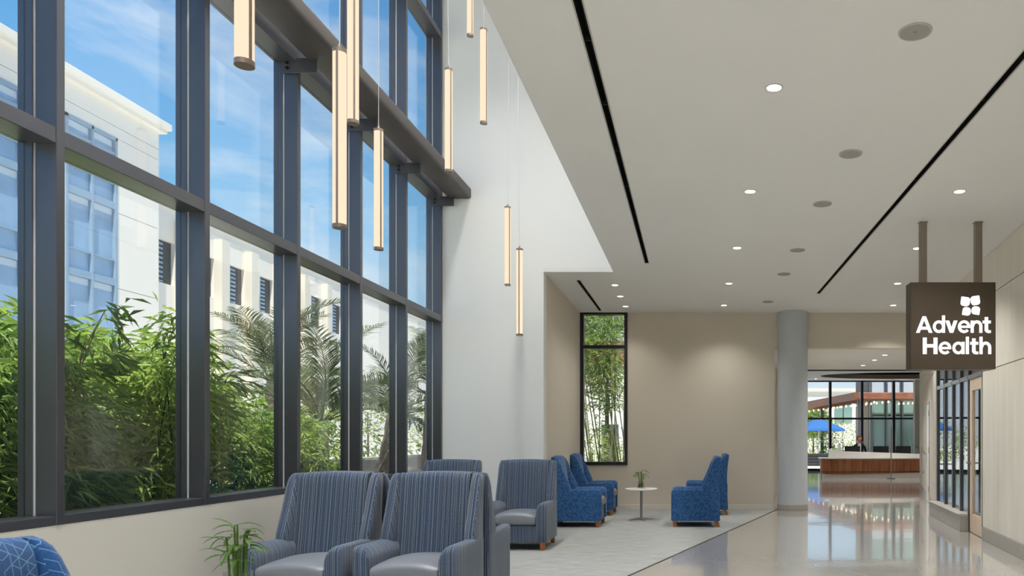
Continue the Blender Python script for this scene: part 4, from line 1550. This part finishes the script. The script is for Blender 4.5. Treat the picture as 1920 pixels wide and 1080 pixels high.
def cloth_mat():
    m, t, out = nt('office_clothing')
    b = t.nodes.new('ShaderNodeBsdfPrincipled')
    b.inputs['Roughness'].default_value = 0.8
    tc = t.nodes.new('ShaderNodeTexCoord')
    s = t.nodes.new('ShaderNodeSeparateXYZ')
    t.links.new(tc.outputs['Object'], s.inputs[0])
    neck = math_node(t, 'GREATER_THAN', s.outputs['Z'], 1.185)
    hand = math_node(t, 'MULTIPLY', math_node(t, 'LESS_THAN', s.outputs['Y'], -0.345), math_node(t, 'GREATER_THAN', s.outputs['Z'], 0.72))
    skin = math_node(t, 'MAXIMUM', neck, hand)
    front = math_node(t, 'MULTIPLY', math_node(t, 'LESS_THAN', math_node(t, 'ABSOLUTE', s.outputs['X']), 0.06), math_node(t, 'LESS_THAN', s.outputs['Y'], -0.03))
    front = math_node(t, 'MULTIPLY', front, math_node(t, 'GREATER_THAN', s.outputs['Z'], 0.78))
    m1 = t.nodes.new('ShaderNodeMixRGB')
    m1.inputs['Color1'].default_value = lin(26, 26, 30); m1.inputs['Color2'].default_value = lin(234, 231, 228)
    t.links.new(front, m1.inputs['Fac'])
    m2 = t.nodes.new('ShaderNodeMixRGB')
    m2.inputs['Color2'].default_value = lin(214, 168, 142)
    t.links.new(skin, m2.inputs['Fac'])
    t.links.new(m1.outputs[0], m2.inputs['Color1'])
    t.links.new(m2.outputs[0], b.inputs['Base Color'])
    t.links.new(b.outputs[0], out.inputs['Surface'])
    return m
body = skin_body()
body.data.materials.append(cloth_mat())
body.parent = pe
# hair: cap over the bowed head
m = MB()
rings = []
for k in range(9):
    a = R(-62 + 152 * k / 8)
    z = 1.355 + 0.118 * math.sin(a)
    r = 0.118 * math.cos(a)
    rings.append([(0.92 * r * math.cos(2 * math.pi * q / 20), -0.055 + 1.08 * r * math.sin(2 * math.pi * q / 20) - (0 if math.sin(2 * math.pi * q / 20) > -0.35 or k > 4 else -0.06), z) for q in range(20)])
m.loft(rings)
m.build('hair', M_HAIR, pe, smooth=60)
for nm, s, p, r in (('eye', -1, (-0.034, -0.172, 1.335), 0.011), ('eye', 1, (0.034, -0.172, 1.335), 0.011)):
    MB().lathe(p[0], p[1], [(0.003, p[2] - r), (r, p[2]), (0.003, p[2] + r)], 8).build(nm, M_DARK, pe)
m = MB(); m.loft([[(-0.012, -0.165, 1.33), (0.012, -0.165, 1.33), (0, -0.18, 1.33)], [(-0.018, -0.165, 1.295), (0.018, -0.165, 1.295), (0, -0.20, 1.295)]])
m.build('nose', M_SKIN, pe)
MB().box(-0.024, 0.024, -0.172, -0.158, 1.262, 1.270).build('mouth', pbr('lip', lin(170, 92, 88), 0.5), pe)

# ------------------------------------------------------------------ outside: ground
struct(bx('ground', (-120, 60, -60, 140, -0.5, -0.13), M_PAVE), 'pale sunlit paving outside')
struct(bx('planting_bed', (-7.2, XW - 0.25, YN, 24, -0.13, 0.05), M_SOIL), 'soil of the planting bed outside the tall windows')
lw = empty('garden_wall', (-7.6, 19.5, -0.13))
tag(lw, 'low cream garden wall behind the palms', 'wall')
bx('wall_body', (-0.1, 0.1, -6, 6, 0, 0.98), M_STUCCO2, lw)
bx('coping', (-0.13, 0.13, -6, 6, 0.98, 1.04), M_STUCCO, lw)

# ---- white building across the garden
XB = -29.0
wbld = empty('white_building', (XB, 30, -0.13))
tag(wbld, 'white stucco building with blue framed window bays across the garden', 'building')
HB = 18.62
def bpart(nm, x0, x1, y0, y1, z0, z1, mat, par=wbld):
    return bx(nm, (x0, x1, y0 - 30, y1 - 30, z0, z1), mat, par)
# wall pieces round two window bays
bays = [(27.9, 32.3), (34.45, 37.55)]
WT = 16.55
ycuts = [2.0, 27.9, 32.3, 34.45, 37.55, 40.5]
for i in range(0, 5, 2):
    for (z0, z1) in ((0, 5.15), (5.18, 9.02), (9.05, 12.82), (12.85, WT)):
        bpart('wall_panel', -8, 0, ycuts[i], ycuts[i + 1], z0, z1, M_STUCCO)
bpart('wall_panel', -8, 0, 2.0, 40.5, WT + 0.03, 17.12, M_STUCCO)
bpart('wall_panel', -8, 0, 2.0, 40.5, 17.15, HB - 0.55, M_STUCCO)
bpart('wall_core', -8.1, -0.25, 2.0, 40.4, 0, HB - 0.6, M_STUCCO2)
bpart('cornice', -8.3, 0.30, 1.8, 40.75, HB - 0.55, HB - 0.33, M_STUCCO)
bpart('cornice', -8.3, 0.45, 1.7, 40.9, HB - 0.33, HB, M_STUCCO)
FL = 4.28
for (a, b) in bays:
    bay = empty('window_bay', (0, 0, 0)); bay.parent = wbld
    for (y0, y1) in ((a, a + 0.14), (b - 0.14, b), ((a + b) / 2 - 0.05, (a + b) / 2 + 0.05)):
        bpart('frame_post', -0.22, 0.06, y0, y1, 0.4, WT, M_BLUEFR, bay)
    bpart('frame_head', -0.22, 0.06, a, b, WT - 0.16, WT, M_BLUEFR, bay)
    ym = (a + b) / 2
    ztop = WT - 0.16
    for lvl in range(5):
        sp1, sp0 = 13.30 - 3.83 * lvl, 12.96 - 3.83 * lvl
        if sp0 < 0.2:
            break
        bpart('spandrel', -0.22, 0.03, a + 0.14, b - 0.14, sp0, sp1, M_BLUEFR, bay)
        rails = [14.23 - 3.83 * lvl] + ([15.75] if lvl == 0 else [])
        for zr in rails:
            bpart('frame_rail', -0.18, 0.02, a + 0.14, b - 0.14, zr - 0.05, zr + 0.05, M_BLUEFR, bay)
        cuts = [sp1, rails[0] - 0.05, rails[0] + 0.05] + ([15.7, 15.8] if lvl == 0 else []) + [ztop]
        for q in range(0, len(cuts), 2):
            for (y0, y1) in ((a + 0.14, ym - 0.05), (ym + 0.05, b - 0.14)):
                bpart('pane', -0.2, -0.12, y0, y1, cuts[q], cuts[q + 1], M_BGLASS, bay)
                if q == len(cuts) - 2:
                    bpart('ceiling_glimpse', -0.118, -0.10, y0 + 0.05, y1 - 0.05, cuts[q + 1] - 0.32, cuts[q + 1] - 0.02, M_PALECEIL, bay)
        ztop = sp0
# thin recessed joints are the gaps between these proud panels
wing2 = empty('rear_wing', (XB - 0.4, 60, -0.13))
tag(wing2, 'lower white wing with pilasters and dark louvred windows beyond the building', 'building')
HW = 14.4
wins = [(40.75, 42.3), (44.3, 45.8), (47.3, 48.9), (50.6, 52.2), (54.0, 55.6), (57.4, 59.0), (60.8, 62.4)]
yy = 40.6
for (a, b) in wins:
    bx('wall_panel', (-8, 0, yy - 60, a - 60, 0, HW), M_STUCCO, wing2)
    bx('wall_panel', (-8, 0, a - 60, b - 60, 12.5, HW), M_STUCCO, wing2)
    bx('wall_panel', (-8, 0, a - 60, b - 60, 0, 10.1), M_STUCCO, wing2)
    lw_ = bx('louvred_window', (-0.5, -0.2, a - 60, b - 60, 10.1, 12.5), M_LOUVRE, wing2)
    bx('frame_post', (-0.2, 0.0, a - 60, a - 60 + 0.12, 10.1, 12.5), M_BLUEFR, lw_)
    for q in range(9):
        bx('louvre_blade', (-0.2, -0.1, a - 60 + 0.12, (a + b) / 2 - 60, 10.15 + q * 0.26, 10.26 + q * 0.26), M_BLUEFR, lw_)
    yy = b
bx('wall_panel', (-8, 0, yy - 60, 40, 0, HW), M_STUCCO, wing2)
for y in (42.3, 45.8, 48.9, 52.2, 55.6, 59.0):
    bx('pilaster', (0, 0.5, y - 60, y - 60 + 0.75, 0, HW - 0.7), M_STUCCO2, wing2)
bx('parapet', (-8.1, 0.1, 40.6 - 60, 40, HW, HW + 0.25), M_STUCCO, wing2)

# ---- leaf clouds
def leaves_mesh(name, centers, dirs, length, width, mat, parent, rs, fold=0.25):
    n = len(centers)
    d = dirs / np.linalg.norm(dirs, axis=1, keepdims=True)
    up = np.tile(np.array([[0, 0, 1.0]]), (n, 1)) + rs.normal(0, 0.35, (n, 3))
    s = np.cross(d, up); s /= np.linalg.norm(s, axis=1, keepdims=True) + 1e-9
    nrm = np.cross(s, d)
    L = (length * rs.uniform(0.65, 1.2, n))[:, None]
    W = (width * rs.uniform(0.7, 1.2, n))[:, None]
    p0 = centers
    mid = centers + d * L * 0.45
    tip = centers + d * L + np.array([[0, 0, -1.0]]) * L * 0.22
    a = mid - s * W * 0.5 + nrm * W * fold
    b = mid + s * W * 0.5 + nrm * W * fold
    V = np.stack([p0, a, tip, b], axis=1).reshape(-1, 3)
    i = np.arange(n) * 4
    Fq = np.concatenate([np.stack([i, i + 1, i + 2], 1), np.stack([i, i + 2, i + 3], 1)], 0)
    o = raw_mesh(name, V, Fq, 3, mat, parent)
    o['kind'] = 'stuff'
    return o

def bamboo_clump(seed, height, rx, ry, nstem, nspray, mat, leaf_l=0.16, leaf_w=0.02):
    rs = np.random.RandomState(seed)
    e = empty('bamboo_shrub')
    stems = []
    st0 = None
    for k in range(nstem):
        bxx, byy = rs.uniform(-rx * 0.45, rx * 0.45), rs.uniform(-ry * 0.7, ry * 0.7)
        ang, lean = rs.uniform(0, 6.28), rs.uniform(0.04, 0.22)
        h = height * rs.uniform(0.72, 1.0)
        pts = []
        for q in range(9):
            t = q / 8
            pts.append((bxx + lean * h * t ** 2 * math.cos(ang), byy + lean * h * t ** 2 * math.sin(ang), 0.0 + h * (t - 0.1 * lean * t * t)))
        stems.append(np.array(pts))
        MB().tube(pts, [0.012 - 0.008 * q / 8 for q in range(9)], 5).build('stem', M_STEM, e)
    C, Dn = [], []
    for k in range(nspray):
        P = stems[rs.randint(nstem)]
        t = rs.beta(2.2, 1.05) * 0.93 + 0.07
        i = min(7, int(t * 8)); f = t * 8 - i
        base = P[i] * (1 - f) + P[i + 1] * f
        a = rs.uniform(0, 6.28)
        rr = rs.uniform(0.05, 1.0) ** 0.7
        out = np.array([math.cos(a) * rx * rr, math.sin(a) * ry * rr, rs.uniform(-0.22, 0.16)])
        tipc = base + out * (0.75 if t > 0.3 else 0.5)
        nl = rs.randint(7, 13)
        for q in range(nl):
            s = rs.uniform(0.45, 1.0)
            c = base * (1 - s) + tipc * s + rs.normal(0, 0.035, 3)
            dd = out / (np.linalg.norm(out) + 1e-6) * 0.9 + rs.normal(0, 0.5, 3) + np.array([0, 0, -0.12])
            C.append(c); Dn.append(dd)
    C = np.array(C); Dn = np.array(Dn)
    ok = np.hypot(C[:, 0], C[:, 1]) < 1.0
    C, Dn = C[ok], Dn[ok]
    C[:, 2] = np.maximum(C[:, 2], 0.08)
    leaves_mesh('foliage', C, Dn, leaf_l, leaf_w, mat, e, rs)
    return e

protoA = bamboo_clump(11, 2.55, 0.75, 0.85, 11, 680, M_LEAF, 0.19, 0.023)
protoB = bamboo_clump(12, 2.75, 0.75, 0.85, 11, 680, M_LEAF, 0.19, 0.023)
protoC = bamboo_clump(13, 2.4, 0.75, 0.85, 12, 680, M_LEAFD, 0.18, 0.021)
hedge = [  # proto, x, y, scale, label
    (protoA, -5.25, 3.1, 1.0, 'bamboo shrub behind the leftmost window pane'),
    (protoB, -5.30, 4.25, 0.95, 'bamboo shrub at the left side of the second pane'),
    (protoC, -5.25, 5.3, 1.0, 'bamboo shrub in the middle of the second pane'),
    (protoA, -5.30, 6.35, 0.98, 'bamboo shrub at the mullion between second and third pane'),
    (protoB, -5.35, 7.4, 0.93, 'bamboo shrub filling the third pane'),
    (protoC, -5.25, 8.5, 0.78, 'shorter bamboo shrub at the right of the third pane'),
    (protoA, -5.30, 9.6, 0.68, 'low bamboo shrub below the palm fronds'),
    (protoB, -6.9, 4.6, 1.0, 'bamboo shrub in the back row behind the second pane'),
    (protoA, -6.9, 8.6, 0.9, 'bamboo shrub in the back row beside the palms'),
]
seen = set()
for k, (p, x, y, s, lb_) in enumerate(hedge):
    o = p if p not in seen else copy_tree(p)
    seen.add(p)
    o.location = (x, y, 0.05)
    o.rotation_euler = (0, 0, R(57 * k))
    o.scale = (s, s, s)
    tag(o, lb_, 'bamboo', 'bamboo hedge outside the tall windows')

# ---- palms
def make_frond(seed, L=2.3, n=46):
    rs = np.random.RandomState(seed)
    m = MB()
    pts = []
    for q in range(13):
        t = q / 12
        pts.append(Vector((L * (0.82 * t + 0.05 * t * t), 0, L * (0.75 * t - 0.62 * t * t))))
    m.tube(pts, [0.018 - 0.014 * q / 12 for q in range(13)], 5)
    v, f = [], []
    for k in range(n):
        t = 0.14 + 0.86 * k / n
        i = min(11, int(t * 12)); fr = t * 12 - i
        p = pts[i].lerp(pts[i + 1], fr)
        tan = (pts[i + 1] - pts[i]).normalized()
        ll = 0.52 * math.sin(math.pi * (0.12 + 0.8 * t)) ** 0.7
        for s in (-1, 1):
            d = (tan * 0.75 + Vector((0, s, 0)) * 0.8 + Vector((0, 0, 0.30)) + Vector(rs.normal(0, 0.08, 3))).normalized()
            mid = p + d * ll * 0.5
            tip = p + d * ll + Vector((0, 0, -0.25 * ll))
            w = tan * 0.016
            b = len(v)
            v += [tuple(p - w * 0.5), tuple(p + w * 0.5), tuple(mid + w), tuple(tip), tuple(mid - w)]
            f += [(b, b + 1, b + 2, b + 4), (b + 2, b + 3, b + 4)]
    m.add(v, f)
    return m.build('frond', M_PALM)
fr_protos = [make_frond(s) for s in (1, 2, 3)]
def palm(x, y, h, nf, label, seed, sc=1.0, lean=0.1):
    rnd = random.Random(seed)
    e = empty('palm_tree', (x, y, 0.04))
    tag(e, label, 'palm', 'palms outside the tall windows')
    pts = [(lean * math.sin(1.5 * q / 8), 0.4 * lean * q / 8, h * q / 8) for q in range(9)]
    MB().tube(pts, [0.16 + 0.02 * (q % 2) - 0.05 * q / 8 for q in range(9)], 12).build('trunk', M_TRUNK, e, smooth=60)
    top = Vector(pts[-1])
    for k in range(nf):
        o = fr_protos[k % 3]
        c = o.copy()
        COL.objects.link(c)
        c.parent = e
        c.location = tuple(top + Vector((0, 0, -0.05)))
        c.rotation_euler = (rnd.uniform(-0.3, 0.3), R(rnd.uniform(-52, 22)), 2.4 * k + rnd.uniform(-0.2, 0.2))
        s = sc * rnd.uniform(0.75, 1.1)
        c.scale = (s, s, s)
palm(-6.3, 12.4, 1.6, 16, 'spreading palm behind the fourth window pane', 1, 1.0)
palm(-6.4, 14.9, 1.8, 15, 'palm with leaning trunk behind the fifth window pane', 2, 1.0, 0.35)
palm(-6.6, 18.4, 2.4, 15, 'taller palm behind the last window pane by the white wall', 3, 1.05)
palm(-8.8, 15.4, 2.5, 13, 'palm farther out whose fronds rise before the white wing', 4, 1.1)
for o in fr_protos:
    bpy.data.objects.remove(o)

# ---- bamboo seen through the narrow window
nb = empty('bamboo_clump', (-2.25, 16.6, -0.13))
tag(nb, 'tall bamboo with dark culms outside the narrow window', 'bamboo')
rs = np.random.RandomState(5)
C, Dn = [], []
for k in range(17):
    bxx, byy = rs.uniform(0.0, 0.95), rs.uniform(-0.6, 0.9)
    lx = rs.uniform(-0.85, -0.35) if k < 13 else rs.uniform(-0.05, 0.1)
    h = rs.uniform(4.2, 5.2)
    pts, rad = [], []
    for q in range(19):
        t = q / 18
        pts.append((bxx + lx * (1.1 * t), byy + 0.1 * math.sin(k) * t, h * t))
        rad.append((0.016 - 0.010 * t) * (1.2 if q % 2 == 0 else 1.0))
    MB().tube(pts, rad, 7).build('culm', M_CULM, nb)
    P = np.array(pts)
    for q in range(64):
        t = rs.beta(2.4, 1.1)
        if t < 0.5 and rs.rand() < 0.86:
            continue
        i = int(t * 17.99)
        a = rs.uniform(0, 6.28)
        for w in range(6):
            C.append(P[i] + np.array([math.cos(a), math.sin(a), 0.1]) * rs.uniform(0.05, 0.38) + rs.normal(0, 0.05, 3))
            Dn.append(np.array([math.cos(a), math.sin(a), -0.2]) + rs.normal(0, 0.5, 3))
leaves_mesh('foliage', np.array(C), np.array(Dn), 0.16, 0.022, M_LEAFD, nb, rs)

def shrub(name, x, y, z, r, h, n, mat, label, seed, leaf=0.1, lw=0.04, group=None, trunk=None, cat='shrub'):
    rs = np.random.RandomState(seed)
    e = empty(name, (x, y, z))
    tag(e, label, cat, group)
    z0 = trunk or 0.0
    MB().tube([(0, 0, 0), (0.03, 0.02, z0 + h * 0.35), (0.0, 0.05, z0 + h * 0.7)], [0.05 + 0.03 * z0, 0.03, 0.015], 6).build('stem', M_STEM, e)
    u = rs.normal(0, 1, (n, 3)); u /= np.linalg.norm(u, axis=1, keepdims=True)
    rad = rs.uniform(0.35, 1.0, n)[:, None] ** 0.5
    lump = 1 + 0.22 * np.sin(u[:, :1] * 5 + seed) * np.cos(u[:, 1:2] * 4 + seed)
    C = u * rad * lump * np.array([[r, r, h / 2]]) + np.array([[0, 0, z0 + h / 2]])
    C[:, 2] = np.maximum(C[:, 2], 0.03)
    leaves_mesh('foliage', C, u + rs.normal(0, 0.6, (n, 3)), leaf, lw, mat, e, rs)
    return e
shrub('garden_shrub', -3.2, 23.5, -0.13, 1.4, 1.7, 1500, M_SHRUB, 'yellow green shrub beyond the bamboo at the narrow window', 3)
shrub('garden_shrub', -4.6, 27.5, -0.13, 1.8, 2.4, 1800, M_SHRUB, 'larger green shrub farther beyond the narrow window', 4)
shrub('garden_shrub', -9.2, 17.5, -0.13, 1.9, 3.0, 2200, M_SHRUB, 'bright green shrub behind the palms, nearer one', 13, 0.16, 0.06)
shrub('garden_shrub', -9.4, 21.5, -0.13, 2.1, 3.2, 2200, M_SHRUB, 'bright green shrub behind the palms, farther one', 14, 0.16, 0.06)
shrub('garden_tree', -3.6, 31, -0.13, 1.6, 4.0, 2600, M_REDL, 'red leaved tree beyond the narrow window', 6, 0.16, 0.08, None, 3.4, 'tree')
pv = empty('garden_pavilion', (-5.6, 44, -0.13))
tag(pv, 'pale pavilion with red brown fascia beyond the narrow window', 'building')
bx('wall_body', (-5, 3.5, 0, 4, 0, 5.8), M_STUCCO, pv)
bx('fascia', (-5.2, 3.7, -0.2, 4.2, 5.8, 7.2), M_CANOPYW, pv)
bx('door_panel', (0.2, 1.2, -0.04, 0.0, 0.0, 2.3), M_LOUVRE, pv)

# ---- terrace beyond the lobby
um = empty('patio_umbrella', (7.72, 46.0, -0.13))
tag(um, 'open blue patio umbrella on the terrace', 'umbrella', 'blue patio umbrellas')
n = 8
ringf = lambda r, z: [(r * math.cos(2 * math.pi * k / n + 0.2), r * math.sin(2 * math.pi * k / n + 0.2), z) for k in range(n)]
MB().loft([ringf(1.75, 1.92), ringf(1.70, 2.05), ringf(0.9, 2.42), ringf(0.06, 2.70), ringf(0.05, 2.68), ringf(0.88, 2.39), ringf(1.69, 2.02), ringf(1.735, 1.92)], cap=False).build('canopy', M_UMB, um)
MB().cyl(0, 0, 0.08, 2.78, 0.03, 12).build('pole', M_WHITE, um)
MB().cyl(0, 0, 0.0, 0.08, 0.3, 20).build('base', M_DARK, um)
for k in range(8):
    a = 2 * math.pi * k / n + 0.2
    MB().tube([(0.03 * math.cos(a), 0.03 * math.sin(a), 2.64), (1.68 * math.cos(a), 1.68 * math.sin(a), 2.0)], 0.012, 5).build('rib', M_WHITE, um)
um2 = copy_tree(um)
um2.location = (3.4, 44.0, -0.13)
tag(um2, 'blue patio umbrella hidden behind the column, mirrored in the storefront glass', 'umbrella', 'blue patio umbrellas')
# terrace table + bench
tt = empty('terrace_planter', (6.6, 40.0, -0.13))
tag(tt, 'dark slatted terrace planter below the umbrella', 'planter')
for z in range(4):
    bx('slat', (-3.2, 1.3, 0, 0.04, 0.06 + z * 0.16, 0.19 + z * 0.16), M_DARK, tt)
bx('box', (-3.2, 1.3, 0.05, 0.7, 0.0, 0.66), M_DARK, tt)
# canopy with string lights
cn = empty('terrace_canopy', (11.0, 50.0, -0.13))
tag(cn, 'brown timber terrace canopy on dark posts', 'canopy')
CZ = 3.78
m = MB()
m.loft([[(-1.3, -6.0, CZ), (8, -6.0, CZ), (8, -6.0, CZ + 0.42), (-1.3, -6.0, CZ + 0.42)], [(-1.3, -5.8, CZ), (8, -5.8, CZ), (8, -5.8, CZ + 0.42), (-1.3, -5.8, CZ + 0.42)]])
m.build('fascia', M_CANOPYW, cn, bevel=0.05)
m = MB()
m.loft([[(-1.5, -5.9, CZ), (-1.3, -6.0, CZ), (-1.3, -6.0, CZ + 0.42), (-1.5, -5.9, CZ + 0.42)], [(-3.6, 12, CZ - 0.1), (-3.4, 12, CZ - 0.1), (-3.4, 12, CZ + 0.36), (-3.6, 12, CZ + 0.36)]])
m.build('fascia', M_CANOPYW, cn)
m = MB(); m.box(-1.3, 8, -5.8, -2.9, CZ + 0.36, CZ + 0.42); m.box(-1.3, 0.05, -2.9, 12, CZ + 0.36, CZ + 0.42)
m.build('roof_deck', M_SIGN, cn)
b0 = None
for k in range(9):
    y = -5.2 + k * 1.9
    bx('rafter', (-1.3 - 0.11 * k, 8 if y < -3 else 0.05, y, y + 0.14, CZ + 0.06, CZ + 0.33), M_CANOPYW, cn)
for (x, y) in ((-1.0, 8.0), (-0.9, -4.6), (1.0, -5.2), (4.2, -5.3)):
    bx('post', (x - 0.12, x + 0.12, y - 0.12, y + 0.12, 0, CZ + 0.1), M_FRAME, cn)
sl0 = None
for q, (xa, xb, ya, yb2) in enumerate(((-1.9, -0.1, 11, -5.0), (-1.2, 0.6, 4.0, -5.6), (1.6, 4.4, -3.2, -5.6))):
    e = empty('string_lights', (11.0, 50.0, CZ - 0.18))
    tag(e, '%s string of round bulbs hung under the terrace canopy' % ('left', 'middle', 'right')[q], 'string lights', 'strings of bulbs')
    npt = 13
    pts = [(xa + (xb - xa) * t / (npt - 1), ya + (yb2 - ya) * t / (npt - 1), 0.0) for t in range(npt)]
    MB().tube(pts, 0.006, 4).build('wire', M_DARK, e)
    for p in pts:
        if sl0 is None:
            sl0 = MB().lathe(0, 0, [(0.012, 0), (0.05, -0.05), (0.06, -0.09), (0.03, -0.14), (0.008, -0.15)], 10).build('bulb', M_BULB, e, smooth=60)
            sl0.location = p
        else:
            share(sl0, e, p)
# glass fronted building at right and white one behind
gbd = empty('glass_building', (11.2, 47.5, -0.13))
tag(gbd, 'green glass building with grey fins right of the terrace', 'building')
for i in range(7):
    for (z0, z1) in ((0.2, 2.9), (3.0, 4.2), (5.2, 8.0), (8.1, 11.0)):
        bx('pane', (0.1 + i * 1.0, 1.0 + i * 1.0, 0, 0.06, z0, z1), M_GREENGL, gbd)
    bx('fin', (-0.0 + i * 1.0, 0.1 + i * 1.0, -0.25, 0.08, 0.0, 11.0), M_FRAME, gbd)
bx('floor_band', (0, 7, 0.0, 0.1, 4.2, 5.2), M_COL, gbd)
bx('core', (0, 7, 0.3, 4, 0, 11), M_ROOM, gbd)
wb2 = empty('far_white_building', (9.0, 72.0, -0.13))
tag(wb2, 'low white building with dark windows beyond the terrace', 'building')
bx('wall_body', (-8, 12, 0, 6, 0, 6.0), M_STUCCO, wb2)
for x in (-5.8, -3.2, 1.2, 4.6):
    w_ = bx('window', (x, x + 1.7, -0.06, 0, 3.0, 5.0), M_GREENGL, wb2)
    bx('window_mullion', (x + 0.8, x + 0.9, -0.1, -0.06, 3.0, 5.0), M_LOUVRE, w_)
bx('parapet', (-8.2, 12.2, -0.2, 6.2, 6.0, 6.3), M_STUCCO2, wb2)
tl_ = [(6.4, 55, 2.2, 2.2, 'yellow green bush beneath the umbrella on the terrace'), (9.0, 56, 2.4, 2.6, 'bush behind the reception person through the lobby glass'),
       (11.6, 58, 2.6, 2.8, 'bush between the canopy posts'), (14.5, 44.5, 1.2, 2.2, 'bush at the foot of the green glass building'), (2.0, 52, 2.4, 2.5, 'bush left of the terrace umbrella')]
for k, (x, y, r, h, lb_) in enumerate(tl_):
    shrub('terrace_bush', x, y, -0.13, r, h, 1500, M_SHRUB, lb_, 20 + k, 0.18, 0.09, 'bushes beyond the terrace')
for k, (x, y, r, h, tr, lb_) in enumerate(((10.6, 66, 1.5, 2.6, 1.6, 'slim tree before the far white building'),)):
    shrub('terrace_tree', x, y, -0.13, r, h, 2600, M_SHRUB if k else M_LEAFD, lb_, 40 + k, 0.3, 0.14, 'trees beyond the terrace', tr, 'tree')
